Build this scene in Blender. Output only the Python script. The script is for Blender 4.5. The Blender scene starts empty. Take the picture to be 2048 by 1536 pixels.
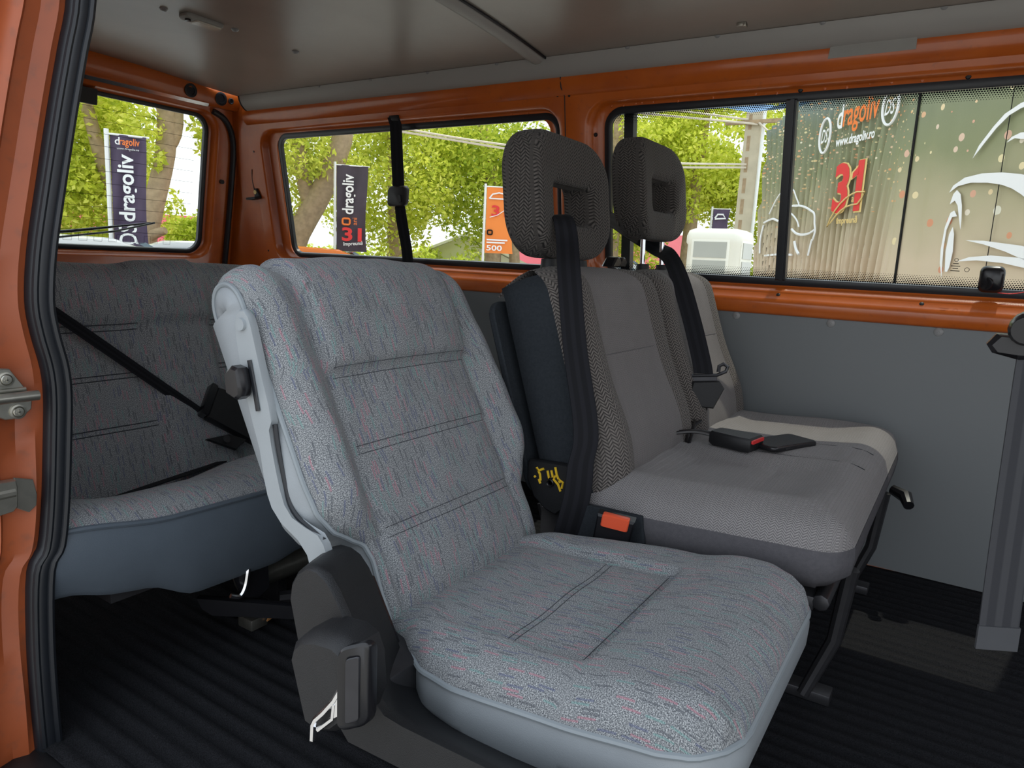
import bpy, bmesh, math, random
from mathutils import Vector, Matrix
import numpy as np

# ------------------------------------------------------------------ camera, sky, sun, exposure
sc = bpy.context.scene
col = sc.collection
R3 = Matrix(((0.8399, -0.1324, 0.5264), (0.5406, 0.1189, -0.8328), (0.0477, 0.9840, 0.1715)))
cam_d = bpy.data.cameras.new('camera')
cam = bpy.data.objects.new('camera', cam_d)
col.objects.link(cam)
cam_d.sensor_width = 36.0
cam_d.lens = 1425.0 / 2048.0 * 36.0
cam_d.clip_start = 0.02
q = R3.to_quaternion(); q.normalize()
cam.rotation_mode = 'QUATERNION'
cam.rotation_quaternion = q
cam.location = (0.0, -1.28, 0.77)
sc.camera = cam

world = bpy.data.worlds.new('sky')
sc.world = world
world.use_nodes = True
wn = world.node_tree
wn.nodes.clear()
wo = wn.nodes.new('ShaderNodeOutputWorld')
wb = wn.nodes.new('ShaderNodeBackground')
wr = wn.nodes.new('ShaderNodeValToRGB')
wg = wn.nodes.new('ShaderNodeTexCoord')
wsx = wn.nodes.new('ShaderNodeSeparateXYZ')
wn.links.new(wg.outputs['Generated'], wsx.inputs[0])
wn.links.new(wsx.outputs['Z'], wr.inputs[0])
wr.color_ramp.elements[0].position = 0.0
wr.color_ramp.elements[0].color = (0.93, 0.96, 1.0, 1)
wr.color_ramp.elements[1].position = 0.8
wr.color_ramp.elements[1].color = (0.80, 0.89, 1.0, 1)
wn.links.new(wr.outputs[0], wb.inputs[0])
wb.inputs[1].default_value = 1.0
wn.links.new(wb.outputs[0], wo.inputs[0])

sun_d = bpy.data.lights.new('sun', 'SUN')
sun_d.energy = 1.4
sun_d.angle = math.radians(0.6)
sun_d.color = (1.0, 0.93, 0.80)
sun = bpy.data.objects.new('sun', sun_d)
col.objects.link(sun)
# light travels along this direction (sun stands high beyond the far side of the van)
sd = Vector((-0.10, -0.37, -0.92)).normalized()
sun.rotation_mode = 'QUATERNION'
sun.rotation_quaternion = sd.to_track_quat('-Z', 'Y')

vs = sc.view_settings
vs.view_transform = 'Standard'
try: vs.look = 'None'
except Exception: pass
vs.gamma = 1.0
vs.use_curve_mapping = False
vs.exposure = 0.78

rnd = random.Random(7)
nrs = np.random.RandomState(11)

# ------------------------------------------------------------------ node helpers
class NT:
    def __init__(s, name):
        s.m = bpy.data.materials.new(name); s.m.use_nodes = True
        s.t = s.m.node_tree; s.t.nodes.clear()
        s.out = s.t.nodes.new('ShaderNodeOutputMaterial')
    def n(s, typ, **kw):
        nd = s.t.nodes.new(typ)
        for k, v in kw.items():
            if k.startswith('_'): setattr(nd, k[1:], v)
        for k, v in kw.items():
            if not k.startswith('_'):
                key = int(k[1:]) if k[0] == 'i' and k[1:].isdigit() else k.replace('__', ' ')
                s.set(nd.inputs[key], v)
        return nd
    def set(s, sock, v):
        if isinstance(v, bpy.types.NodeSocket): s.t.links.new(v, sock)
        elif isinstance(v, (tuple, list)) and len(v) == 3 and sock.type == 'RGBA': sock.default_value = (*v, 1)
        else: sock.default_value = v
    def M(s, op, a, b=0.0, c=None):
        nd = s.n('ShaderNodeMath', _operation=op, i0=a, i1=b)
        if c is not None: s.set(nd.inputs[2], c)
        return nd.outputs[0]
    def mix(s, f, a, b, mode='MIX'):
        nd = s.n('ShaderNodeMixRGB', _blend_type=mode, i0=f, i1=a, i2=b)
        return nd.outputs[0]
    def ramp(s, f, stops, interp='LINEAR'):
        nd = s.n('ShaderNodeValToRGB', i0=f)
        cr = nd.color_ramp; cr.interpolation = interp
        while len(cr.elements) < len(stops): cr.elements.new(0.5)
        for e, (p, c) in zip(cr.elements, stops):
            e.position = p; e.color = (*c, 1) if len(c) == 3 else c
        return nd.outputs[0]
    def noise(s, vec, scale, detail=2.0, rough=0.5):
        nd = s.n('ShaderNodeTexNoise', Scale=scale, Detail=detail, Roughness=rough)
        if vec is not None: s.set(nd.inputs['Vector'], vec)
        return nd.outputs['Fac']
    def obj(s): return s.n('ShaderNodeTexCoord').outputs['Object']
    def uv(s): return s.n('ShaderNodeTexCoord').outputs['UV']
    def pos(s): return s.n('ShaderNodeNewGeometry').outputs['Position']
    def bump(s, h, strength=0.3, dist=0.002):
        return s.n('ShaderNodeBump', Strength=strength, Distance=dist, Height=h).outputs[0]
    def principled(s, color, rough=0.5, metal=0.0, normal=None, spec=0.5, coat=0.0, trans=0.0, sheen=0.0):
        nd = s.n('ShaderNodeBsdfPrincipled', Base__Color=color, Roughness=rough, Metallic=metal)
        nd.inputs['Specular IOR Level'].default_value = spec
        if coat: nd.inputs['Coat Weight'].default_value = coat; nd.inputs['Coat Roughness'].default_value = 0.08
        if sheen: nd.inputs['Sheen Weight'].default_value = sheen
        if normal is not None: s.set(nd.inputs['Normal'], normal)
        s.t.links.new(nd.outputs[0], s.out.inputs[0])
        return nd

MAT = {}
def simple(name, color, rough=0.5, metal=0.0, spec=0.5, var=0.12, nscale=30.0, bump=0.0, bscale=600.0, coat=0.0):
    t = NT(name)
    p = t.obj()
    f = t.noise(p, nscale, 3.0)
    c = t.mix(f, tuple(max(0, x * (1 - var)) for x in color), tuple(min(1, x * (1 + var)) for x in color))
    nm = t.bump(t.noise(p, bscale, 2.0), bump, 0.002) if bump else None
    t.principled(c, rough, metal, nm, spec, coat)
    MAT[name] = t.m
    return t.m

simple('black_plastic', (0.0065, 0.007, 0.0085), 0.52, var=0.35, nscale=40, bump=0.25, bscale=900)
simple('black_smooth', (0.010, 0.010, 0.012), 0.25, bump=0.0)
simple('rubber', (0.010, 0.012, 0.016), 0.38, var=0.2)
simple('vinyl_light', (0.27, 0.295, 0.315), 0.42, bump=0.15, bscale=700, var=0.06)
simple('arm_paint', (0.31, 0.34, 0.36), 0.38, bump=0.08, bscale=500, var=0.05)
simple('piping', (0.235, 0.265, 0.285), 0.4, var=0.05)
simple('vinyl_dark', (0.085, 0.105, 0.13), 0.42, bump=0.15, bscale=700, var=0.08)
simple('charcoal_cloth', (0.030, 0.035, 0.041), 0.95, bump=0.6, bscale=1100, var=0.3, nscale=200, spec=0.1)
simple('grey_cloth', (0.105, 0.102, 0.112), 0.95, bump=0.6, bscale=1100, var=0.2, nscale=150, spec=0.1)
simple('stitch', (0.045, 0.05, 0.06), 0.8)
simple('chrome', (0.75, 0.76, 0.78), 0.18, metal=1.0, var=0.05)
simple('zinc', (0.42, 0.41, 0.36), 0.33, metal=0.9, var=0.25, nscale=60)
simple('steel_dark', (0.05, 0.05, 0.055), 0.4, metal=0.6, var=0.3)
simple('grey_panel', (0.165, 0.178, 0.185), 0.5, var=0.04, nscale=4, bump=0.05, bscale=200)
simple('cove_trim', (0.33, 0.315, 0.295), 0.5, var=0.05, nscale=5)
simple('screw_grey', (0.26, 0.26, 0.26), 0.4, var=0.1)
simple('hem_grey', (0.060, 0.062, 0.068), 0.85, var=0.1)
simple('red_button', (0.75, 0.10, 0.04), 0.35, var=0.08)
simple('yellow_paint', (0.75, 0.48, 0.02), 0.6, var=0.15)
simple('lamp_lens', (0.55, 0.50, 0.42), 0.25, var=0.04)
simple('white_paint', (0.84, 0.81, 0.72), 0.4, var=0.04, nscale=3)
simple('cream_wall', (0.80, 0.76, 0.64), 0.8, var=0.06, nscale=3)
simple('red_roof', (0.50, 0.05, 0.08), 0.6, var=0.15, nscale=4)
simple('concrete', (0.50, 0.44, 0.33), 0.85, var=0.2, nscale=6)
simple('bark', (0.36, 0.26, 0.16), 0.9, var=0.45, nscale=12, bump=0.8, bscale=18)
simple('wire', (0.62, 0.55, 0.45), 0.6)
simple('tyre', (0.02, 0.02, 0.02), 0.8)
simple('car_white', (0.80, 0.82, 0.83), 0.2, coat=0.6, var=0.02)
simple('car_orange', (0.80, 0.20, 0.03), 0.2, coat=0.6, var=0.02)
simple('car_glass', (0.10, 0.14, 0.17), 0.06, var=0.05)
simple('banner_purple', (0.075, 0.050, 0.095), 0.7, var=0.35, nscale=3)
simple('banner_dark', (0.05, 0.035, 0.05), 0.7, var=0.35, nscale=3)
simple('banner_orange', (0.85, 0.24, 0.04), 0.6, var=0.1, nscale=3)
simple('print_white', (0.85, 0.85, 0.85), 0.6, var=0.02)
simple('print_orange', (0.85, 0.20, 0.03), 0.6, var=0.05)
simple('print_red', (0.70, 0.03, 0.03), 0.55, var=0.1)
simple('print_gold', (0.72, 0.52, 0.20), 0.55, var=0.1)
simple('print_black', (0.02, 0.02, 0.02), 0.95, spec=0.05)
simple('booth_glass', (0.40, 0.40, 0.36), 0.15, var=0.1, nscale=2)
simple('pole_metal', (0.75, 0.75, 0.74), 0.3, metal=0.3, var=0.05)
simple('awning_blue', (0.06, 0.20, 0.42), 0.6, var=0.15, nscale=3)
simple('phone_black', (0.012, 0.012, 0.014), 0.28, var=0.1)
simple('tape_grey', (0.28, 0.27, 0.25), 0.6, var=0.1)
simple('brush_tan', (0.35, 0.16, 0.05), 0.6, var=0.1)

# orange body paint with faint dirt
def paint():
    t = NT('orange_paint')
    p = t.obj()
    f = t.noise(p, 5.0, 5.0, 0.6)
    c = t.ramp(f, [(0.30, (0.42, 0.084, 0.013)), (0.55, (0.52, 0.112, 0.013)), (0.8, (0.56, 0.128, 0.018))])
    g = t.noise(p, 60.0, 4.0)
    c = t.mix(t.ramp(g, [(0.62, (0, 0, 0)), (0.78, (0.35, 0.35, 0.35))]), c, (0.20, 0.06, 0.025))
    t.principled(c, 0.30, 0.0, t.bump(t.noise(p, 120.0, 2.0), 0.04, 0.002), 0.5, coat=0.35)
    MAT['orange_paint'] = t.m
paint()

def paint2():  # body paint with dirt specks, darkened to carry the jamb's weaker light
    t = NT('dimmed_orange_paint')
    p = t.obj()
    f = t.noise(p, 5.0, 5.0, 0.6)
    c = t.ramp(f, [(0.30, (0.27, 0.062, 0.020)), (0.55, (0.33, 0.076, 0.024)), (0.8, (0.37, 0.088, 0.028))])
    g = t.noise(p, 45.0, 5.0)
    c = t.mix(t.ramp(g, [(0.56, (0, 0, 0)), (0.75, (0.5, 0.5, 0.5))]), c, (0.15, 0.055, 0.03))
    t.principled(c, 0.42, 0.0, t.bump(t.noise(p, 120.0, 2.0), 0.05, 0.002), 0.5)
    MAT['dimmed_orange_paint'] = t.m
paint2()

def ceiling_mat():
    t = NT('ceiling_board')
    p = t.obj()
    f = t.noise(p, 3.0, 4.0, 0.6)
    c = t.ramp(f, [(0.35, (0.27, 0.232, 0.200)), (0.7, (0.32, 0.278, 0.242))])
    mp = t.n('ShaderNodeMapping', Vector=p); mp.inputs['Scale'].default_value = (10, 60, 10)
    w = t.noise(mp.outputs[0], 6.0, 6.0, 0.7)
    c = t.mix(t.ramp(w, [(0.66, (0, 0, 0)), (0.8, (0.5, 0.5, 0.5))]), c, (0.45, 0.37, 0.29))
    t.principled(c, 0.32, 0.0, t.bump(t.noise(p, 150.0, 3.0), 0.05, 0.002), 0.5)
    MAT['ceiling_board'] = t.m
ceiling_mat()

def carpet():
    t = NT('black_carpet')
    p = t.obj()
    f = t.noise(p, 500.0, 3.0, 0.7)
    c = t.ramp(f, [(0.35, (0.006, 0.0065, 0.008)), (0.75, (0.030, 0.031, 0.036))])
    l = t.noise(p, 330.0, 1.0)
    c = t.mix(t.ramp(l, [(0.80, (0, 0, 0)), (0.83, (1, 1, 1))]), c, (0.12, 0.12, 0.11))
    t.principled(c, 0.95, 0.0, t.bump(f, 0.8, 0.004), 0.15)
    MAT['black_carpet'] = t.m
carpet()

def fabric_dash(name, gain=1.0):
    t = NT(name)
    uv = t.uv()
    s = t.n('ShaderNodeSeparateXYZ', Vector=uv)
    u, v = s.outputs[0], s.outputs[1]
    wob = t.M('MULTIPLY', t.noise(uv, 700.0, 1.0), 0.0022)
    uu = t.M('ADD', u, wob)
    cu = t.M('DIVIDE', uu, 0.0046)
    ci = t.M('FLOOR', cu)
    cf = t.M('FRACT', cu)
    wn1 = t.n('ShaderNodeTexWhiteNoise', _noise_dimensions='1D', W=ci)
    vv = t.M('ADD', t.M('DIVIDE', v, 0.026), t.M('MULTIPLY', wn1.outputs['Value'], 9.0))
    vi = t.M('FLOOR', vv); vf = t.M('FRACT', vv)
    cmb = t.n('ShaderNodeCombineXYZ', X=ci, Y=vi)
    wn2 = t.n('ShaderNodeTexWhiteNoise', _noise_dimensions='2D', Vector=cmb.outputs[0])
    rv = wn2.outputs['Value']
    g = gain
    speck = t.noise(uv, 720.0, 2.0, 0.75)
    speck2 = t.noise(uv, 420.0, 2.0, 0.6)
    big = t.noise(uv, 9.0, 3.0)
    base = t.ramp(speck, [(0.36, (0.030 * g, 0.036 * g, 0.046 * g)), (0.50, (0.165 * g, 0.178 * g, 0.192 * g)), (0.62, (0.52 * g, 0.535 * g, 0.54 * g))])
    base = t.mix(t.M('MULTIPLY', speck2, 0.25), base, (0.11 * g, 0.125 * g, 0.145 * g))
    base = t.mix(t.M('MULTIPLY', big, 0.25), base, (0.20 * g, 0.19 * g, 0.175 * g))
    dcol = t.ramp(rv, [(0.0, (0.42 * g, 0.15 * g, 0.20 * g)), (0.09, (0.13 * g, 0.29 * g, 0.27 * g)), (0.19, (0.06 * g, 0.075 * g, 0.17 * g)), (0.29, (0.05 * g, 0.055 * g, 0.07 * g)), (0.43, (0, 0, 0))], 'CONSTANT')
    has = t.M('LESS_THAN', rv, 0.43)
    mk = t.M('MULTIPLY', has, t.M('LESS_THAN', t.M('ABSOLUTE', t.M('SUBTRACT', cf, 0.5)), 0.26))
    mk = t.M('MULTIPLY', mk, t.M('LESS_THAN', t.M('ABSOLUTE', t.M('SUBTRACT', vf, 0.5)), 0.40))
    mk = t.M('MULTIPLY', mk, t.M('MULTIPLY_ADD', speck, 1.05, -0.06))
    c = t.mix(mk, base, dcol)
    t.principled(c, 0.92, 0.0, t.bump(speck, 0.35, 0.001), 0.15, sheen=0.1)
    MAT[name] = t.m
fabric_dash('seat_fabric', 1.06)
fabric_dash('bench_fabric', 1.2)

def knit(name, sc_, light, dark, amp=1.0):
    t = NT(name)
    uv = t.uv()
    s = t.n('ShaderNodeSeparateXYZ', Vector=uv)
    wob = t.M('MULTIPLY', t.noise(uv, 120.0, 1.0), 0.0025)
    u = t.M('ADD', s.outputs[0], wob); v = s.outputs[1]
    cu = t.M('DIVIDE', u, 0.017 * sc_)
    tri = t.M('MULTIPLY', t.M('ABSOLUTE', t.M('SUBTRACT', t.M('FRACT', cu), 0.5)), 2.0)
    k = t.M('ADD', t.M('DIVIDE', v, 0.0062 * sc_), t.M('MULTIPLY', tri, 1.35))
    w = t.M('ABSOLUTE', t.M('SUBTRACT', t.M('FRACT', k), 0.5))          # 0 centre of rib, .5 groove
    ed = t.M('ABSOLUTE', t.M('SUBTRACT', t.M('FRACT', t.M('ADD', t.M('MULTIPLY', cu, 2.0), 0.5)), 0.5))
    gr = t.M('MAXIMUM', t.M('MULTIPLY', w, 2.0), t.M('MULTIPLY', t.M('SUBTRACT', 0.5, ed), 1.2))
    fz = t.noise(uv, 900.0, 2.0, 0.7)
    gr2 = t.M('ADD', t.M('MULTIPLY', gr, amp), t.M('MULTIPLY', t.M('SUBTRACT', fz, 0.5), 0.5))
    c = t.ramp(gr2, [(0.35, light), (0.95, dark)])
    big = t.noise(uv, 14.0, 4.0)
    c = t.mix(t.ramp(big, [(0.45, (0, 0, 0)), (0.75, (0.35, 0.35, 0.35))]), c, tuple(x * 0.62 for x in light))
    t.principled(c, 0.95, 0.0, t.bump(t.M('SUBTRACT', 1.0, gr2), 0.5, 0.0025), 0.1, sheen=0.1)
    MAT[name] = t.m
knit('knit_coarse', 1.15, (0.205, 0.185, 0.170), (0.030, 0.027, 0.027), 1.15)
knit('knit_head', 1.15, (0.125, 0.112, 0.102), (0.016, 0.015, 0.015), 1.15)  # coarse knit again, backlit shade of the headrests darkened into the colour
knit('knit_fine', 0.62, (0.250, 0.232, 0.228), (0.055, 0.052, 0.054), 0.95)
knit('knit_cushion', 0.75, (0.30, 0.285, 0.285), (0.075, 0.072, 0.075), 0.9)

def webbing(name, cl, dk):
    t = NT(name)
    uv = t.uv()
    s = t.n('ShaderNodeSeparateXYZ', Vector=uv)
    st = t.M('FRACT', t.M('MULTIPLY', s.outputs[0], 2.5))
    g = t.M('FRACT', t.M('DIVIDE', s.outputs[1], 0.0024))
    c = t.ramp(st, [(0.0, cl), (0.38, cl), (0.45, dk), (0.9, dk), (1.0, cl)])
    t.principled(c, 0.75, 0.0, t.bump(g, 0.2, 0.0008), 0.2)
    MAT[name] = t.m
webbing('webbing_black', (0.0135, 0.014, 0.018), (0.009, 0.0095, 0.012))
webbing('webbing_grey', (0.050, 0.051, 0.056), (0.034, 0.035, 0.040))

def glass(name, tint, refl=0.05):
    t = NT(name)
    tr = t.n('ShaderNodeBsdfTransparent', Color=tint)
    gl = t.n('ShaderNodeBsdfGlossy', Roughness=0.02)
    gl.inputs['Color'].default_value = (1, 1, 1, 1)
    lw = t.n('ShaderNodeLayerWeight', Blend=0.12)
    f = t.M('MULTIPLY', lw.outputs['Fresnel'], 0.5)
    mx = t.n('ShaderNodeMixShader', i0=f, i1=tr.outputs[0], i2=gl.outputs[0])
    t.t.links.new(mx.outputs[0], t.out.inputs[0])
    MAT[name] = t.m
glass('window_glass', (0.945, 0.965, 0.945))

def frit():
    t = NT('frit_dots')
    uv = t.uv()
    s = t.n('ShaderNodeSeparateXYZ', Vector=uv)
    a = t.M('SUBTRACT', t.M('FRACT', t.M('DIVIDE', s.outputs[0], 0.0055)), 0.5)
    row = t.M('FLOOR', t.M('DIVIDE', s.outputs[1], 0.0045))
    b = t.M('SUBTRACT', t.M('FRACT', t.M('DIVIDE', s.outputs[1], 0.0045)), 0.5)
    a = t.M('SUBTRACT', t.M('FRACT', t.M('ADD', t.M('DIVIDE', s.outputs[0], 0.0055), t.M('MULTIPLY', row, 0.5))), 0.5)
    r = t.M('SQRT', t.M('ADD', t.M('MULTIPLY', a, a), t.M('MULTIPLY', b, b)))
    lim = t.M('MULTIPLY_ADD', row, -0.055, 0.45)
    f = t.M('LESS_THAN', r, lim)
    tr = t.n('ShaderNodeBsdfTransparent')
    df = t.n('ShaderNodeBsdfDiffuse', Color=(0.008, 0.008, 0.01))
    mx = t.n('ShaderNodeMixShader', i0=f, i1=tr.outputs[0], i2=df.outputs[0])
    t.t.links.new(mx.outputs[0], t.out.inputs[0])
    MAT['frit_dots'] = t.m
frit()

def leafmat(name, cols, tr=0.5):
    t = NT(name)
    g = t.n('ShaderNodeNewGeometry')
    c = t.ramp(g.outputs['Random Per Island'], [(i / (len(cols) - 1), cc) for i, cc in enumerate(cols)])
    df = t.n('ShaderNodeBsdfDiffuse', Color=c)
    tl = t.n('ShaderNodeBsdfTranslucent', Color=c)
    mx = t.n('ShaderNodeMixShader', i0=tr, i1=df.outputs[0], i2=tl.outputs[0])
    t.t.links.new(mx.outputs[0], t.out.inputs[0])
    MAT[name] = t.m
leafmat('leaf_bright', [(0.36, 0.45, 0.05), (0.78, 0.80, 0.13), (0.58, 0.66, 0.08), (0.93, 0.91, 0.25)])
leafmat('leaf_mid', [(0.22, 0.32, 0.04), (0.58, 0.64, 0.08), (0.40, 0.50, 0.06), (0.82, 0.82, 0.18)])
leafmat('leaf_bush', [(0.45, 0.55, 0.07), (0.70, 0.76, 0.12), (0.58, 0.68, 0.09), (0.85, 0.86, 0.22)])

def asphalt():
    t = NT('asphalt')
    p = t.obj()
    f = t.noise(p, 60.0, 4.0)
    c = t.ramp(f, [(0.3, (0.40, 0.385, 0.355)), (0.7, (0.50, 0.48, 0.445))])
    t.principled(c, 0.9, 0.0, None, 0.2)
    MAT['asphalt'] = t.m
asphalt()

def tarp_mat():
    # printed tarpaulin: olive top fading to brown-beige below, with light confetti specks
    t = NT('tarp_print')
    uv = t.uv()
    s = t.n('ShaderNodeSeparateXYZ', Vector=uv)
    u, v = s.outputs[0], s.outputs[1]
    n = t.noise(uv, 1.6, 3.0)
    h = t.M('ADD', v, t.M('MULTIPLY', t.M('SUBTRACT', n, 0.5), 0.5))
    h = t.M('DIVIDE', t.M('SUBTRACT', h, 0.4), 2.3)
    c = t.ramp(h, [(0.22, (0.62, 0.50, 0.36)), (0.42, (0.44, 0.39, 0.25)), (0.62, (0.24, 0.255, 0.135)), (0.82, (0.19, 0.215, 0.13)), (1.0, (0.20, 0.27, 0.30))])
    def dots(scale, rmax, lo, hi, seedoff):
        mp = t.n('ShaderNodeMapping', Vector=uv); mp.inputs['Location'].default_value = (seedoff, seedoff * 1.7, 0)
        vo = t.n('ShaderNodeTexVoronoi', Scale=scale); vo.voronoi_dimensions = '2D'; vo.inputs['Randomness'].default_value = 1.0
        t.set(vo.inputs['Vector'], mp.outputs[0])
        sp = t.n('ShaderNodeSeparateColor', Color=vo.outputs['Color'])
        m = t.M('LESS_THAN', vo.outputs['Distance'], t.M('MULTIPLY', sp.outputs[0], rmax))
        fade = t.M('GREATER_THAN', t.M('ADD', v, t.M('MULTIPLY', sp.outputs[1], -0.9)), lo)
        side = t.M('LESS_THAN', t.M('MULTIPLY_ADD', sp.outputs[2], 0.5, u), hi) if hi > 0 else t.M('GREATER_THAN', u, -hi)
        return t.M('MULTIPLY', t.M('MULTIPLY', m, fade), side), sp
    m1, sp1 = dots(26.0, 0.30, 1.15, 2.5, 0.0)
    dc = t.ramp(sp1.outputs[2], [(0.0, (0.75, 0.66, 0.36)), (0.5, (0.70, 0.30, 0.12)), (1.0, (0.80, 0.74, 0.55))])
    c = t.mix(m1, c, dc)
    m2, sp2 = dots(5.0, 0.17, 0.45, -2.2, 3.3)
    dc2 = t.ramp(sp2.outputs[2], [(0.0, (0.80, 0.70, 0.42)), (0.55, (0.65, 0.25, 0.14)), (1.0, (0.80, 0.80, 0.66))])
    c = t.mix(m2, c, dc2)
    t.principled(c, 0.38, 0.0, None, 0.4)
    MAT['tarp_print'] = t.m
tarp_mat()

# ------------------------------------------------------------------ mesh helpers
def parent_loc(o):
    l = Vector((0, 0, 0))
    while o is not None:
        l += o.location; o = o.parent
    return l

def tag(o, label=None, cat=None, group=None, kind=None):
    if label: o['label'] = label
    if cat: o['category'] = cat
    if group: o['group'] = group
    if kind: o['kind'] = kind
    return o

def thing(name, loc, label, cat, group=None, kind=None, parent=None):
    o = bpy.data.objects.new(name, None)
    o.empty_display_size = 0.05
    col.objects.link(o)
    o.location = loc
    return tag(o, label, cat, group, kind)

class MB:
    def __init__(s): s.v = []; s.f = []; s.uv = []; s.has = False
    def add(s, vs_, fs, uvs=None):
        b = len(s.v)
        s.v += [tuple(p) for p in vs_]
        if uvs is not None: s.has = True; s.uv += [tuple(x) for x in uvs]
        else: s.uv += [(0, 0)] * len(vs_)
        s.f += [tuple(i + b for i in f) for f in fs]
        return s
    def grid(s, P, UV=None, closeu=False, flip=False):
        nv, nu = len(P), len(P[0])
        vs_ = [p for r in P for p in r]
        uvs = [x for r in UV for x in r] if UV is not None else None
        fs = []
        for j in range(nv - 1):
            for i in range(nu if closeu else nu - 1):
                a = j * nu + i; b = j * nu + (i + 1) % nu
                f = (a, b, b + nu, a + nu)
                fs.append(f[::-1] if flip else f)
        return s.add(vs_, fs, uvs)
    def box(s, c, h, m=None):
        c = Vector(c); vs_ = []
        for x in (-1, 1):
            for y in (-1, 1):
                for z in (-1, 1):
                    p = Vector((x * h[0], y * h[1], z * h[2]))
                    if m is not None: p = m @ p
                    vs_.append(c + p)
        return s.add(vs_, [(0, 1, 3, 2), (4, 6, 7, 5), (0, 4, 5, 1), (2, 3, 7, 6), (0, 2, 6, 4), (1, 5, 7, 3)])
    def loft(s, loops, cap0=True, cap1=True, UV=None):
        n = len(loops[0])
        s.grid(loops, UV, closeu=True)
        b = len(s.v) - n * len(loops)
        if cap0: s.f.append(tuple(b + i for i in range(n))[::-1])
        if cap1: s.f.append(tuple(b + n * (len(loops) - 1) + i for i in range(n)))
        return s
    def prism(s, poly, fn, w0, w1, ch=0.0):
        """poly 2D, fn(p,q,w)->xyz; ch: chamfer towards the poly centre at both ends"""
        cx = sum(p[0] for p in poly) / len(poly); cy = sum(p[1] for p in poly) / len(poly)
        def shr(k): 
            out = []
            for p in poly:
                dx, dy = p[0] - cx, p[1] - cy; L = math.hypot(dx, dy) or 1
                out.append((p[0] - dx / L * k, p[1] - dy / L * k))
            return out
        lp = []
        sg = 1 if w1 > w0 else -1
        if ch: lp.append([fn(p[0], p[1], w0) for p in shr(ch)])
        lp.append([fn(p[0], p[1], w0 + sg * ch) for p in poly])
        lp.append([fn(p[0], p[1], w1 - sg * ch) for p in poly])
        if ch: lp.append([fn(p[0], p[1], w1) for p in shr(ch)])
        return s.loft(lp)
    def tube(s, path, r, n=8, closed=False, flat=1.0, up=None):
        path = [Vector(p) for p in path]
        N = len(path)
        rr = r if isinstance(r, (list, tuple)) else [r] * N
        loops = []
        prev = None
        for i, p in enumerate(path):
            a = path[i - 1] if (i > 0 or closed) else path[i]
            b = path[(i + 1) % N] if (i < N - 1 or closed) else path[i]
            t = (b - a); t = t.normalized() if t.length > 1e-9 else Vector((0, 0, 1))
            if up is not None: x = Vector(up)
            elif prev is None: x = Vector((0, 0, 1)) if abs(t.z) < 0.9 else Vector((1, 0, 0))
            else: x = prev
            x = (x - t * x.dot(t)); x = x.normalized() if x.length > 1e-6 else t.orthogonal().normalized()
            prev = x
            y = t.cross(x)
            loops.append([p + x * math.cos(k * 2 * math.pi / n) * rr[i] + y * math.sin(k * 2 * math.pi / n) * rr[i] * flat for k in range(n)])
        if closed:
            loops.append(loops[0]); return s.loft(loops, False, False)
        return s.loft(loops)
    def ribbon(s, path, wv, th=0.0014, curl=0.0):
        """flat strap; wv: full-width vector(s) per point; UV u in 0..1 across, v along (m)"""
        path = [Vector(p) for p in path]
        N = len(path)
        ws = [Vector(w) for w in wv] if isinstance(wv[0], (list, tuple, Vector)) else [Vector(wv)] * N
        L = 0; front = []; uv = []
        for i, p in enumerate(path):
            if i: L += (p - path[i - 1]).length
            a = path[max(0, i - 1)]; b = path[min(N - 1, i + 1)]
            t = (b - a).normalized(); n = t.cross(ws[i]).normalized() * th
            w = ws[i]
            front.append([p - w * 0.5 + n, p - w * 0.25 + n * (1 + curl), p + n * (1 + curl), p + w * 0.25 + n * (1 + curl), p + w * 0.5 + n, p + w * 0.5 - n, p - n, p - w * 0.5 - n])
            uv.append([(x, L) for x in (0, .25, .5, .75, 1, 1, .5, 0)])
        return s.loft(front, UV=uv)
    def lathe(s, prof, o, ax, n=16):
        o = Vector(o); ax = Vector(ax).normalized(); x = ax.orthogonal().normalized(); y = ax.cross(x)
        return s.loft([[o + ax * h + (x * math.cos(k * 2 * math.pi / n) + y * math.sin(k * 2 * math.pi / n)) * max(r, 1e-5) for k in range(n)] for r, h in prof])
    def build(s, name, mat, parent=None, bevel=0.0, smooth=True, ang=35, segs=2, subd=0):
        c = Vector(((min(p[i] for p in s.v) + max(p[i] for p in s.v)) / 2 for i in range(3)))
        me = bpy.data.meshes.new(name)
        me.from_pydata([(p[0] - c[0], p[1] - c[1], p[2] - c[2]) for p in s.v], [], s.f)
        if s.has:
            ul = me.uv_layers.new(name='UVMap')
            li = np.zeros(len(me.loops), dtype=np.int32); me.loops.foreach_get('vertex_index', li)
            arr = np.array(s.uv, dtype=np.float32)[li]
            ul.data.foreach_set('uv', arr.ravel())
        bm = bmesh.new(); bm.from_mesh(me)
        if bevel:
            bmesh.ops.recalc_face_normals(bm, faces=bm.faces)
            es = [e for e in bm.edges if len(e.link_faces) == 2 and e.calc_face_angle(0) > math.radians(25)]
            bmesh.ops.bevel(bm, geom=es, offset=bevel, segments=segs, affect='EDGES', profile=0.5, clamp_overlap=True)
        bmesh.ops.recalc_face_normals(bm, faces=bm.faces)
        bm.to_mesh(me); bm.free()
        if smooth:
            me.shade_smooth()
            me.set_sharp_from_angle(angle=math.radians(ang))
        me.materials.append(MAT[mat])
        o = bpy.data.objects.new(name, me)
        col.objects.link(o)
        if parent is not None:
            o.parent = parent; o.location = c - parent_loc(parent)
        else: o.location = c
        if subd:
            md = o.modifiers.new('sub', 'SUBSURF'); md.levels = subd; md.render_levels = subd
        return o

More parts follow.
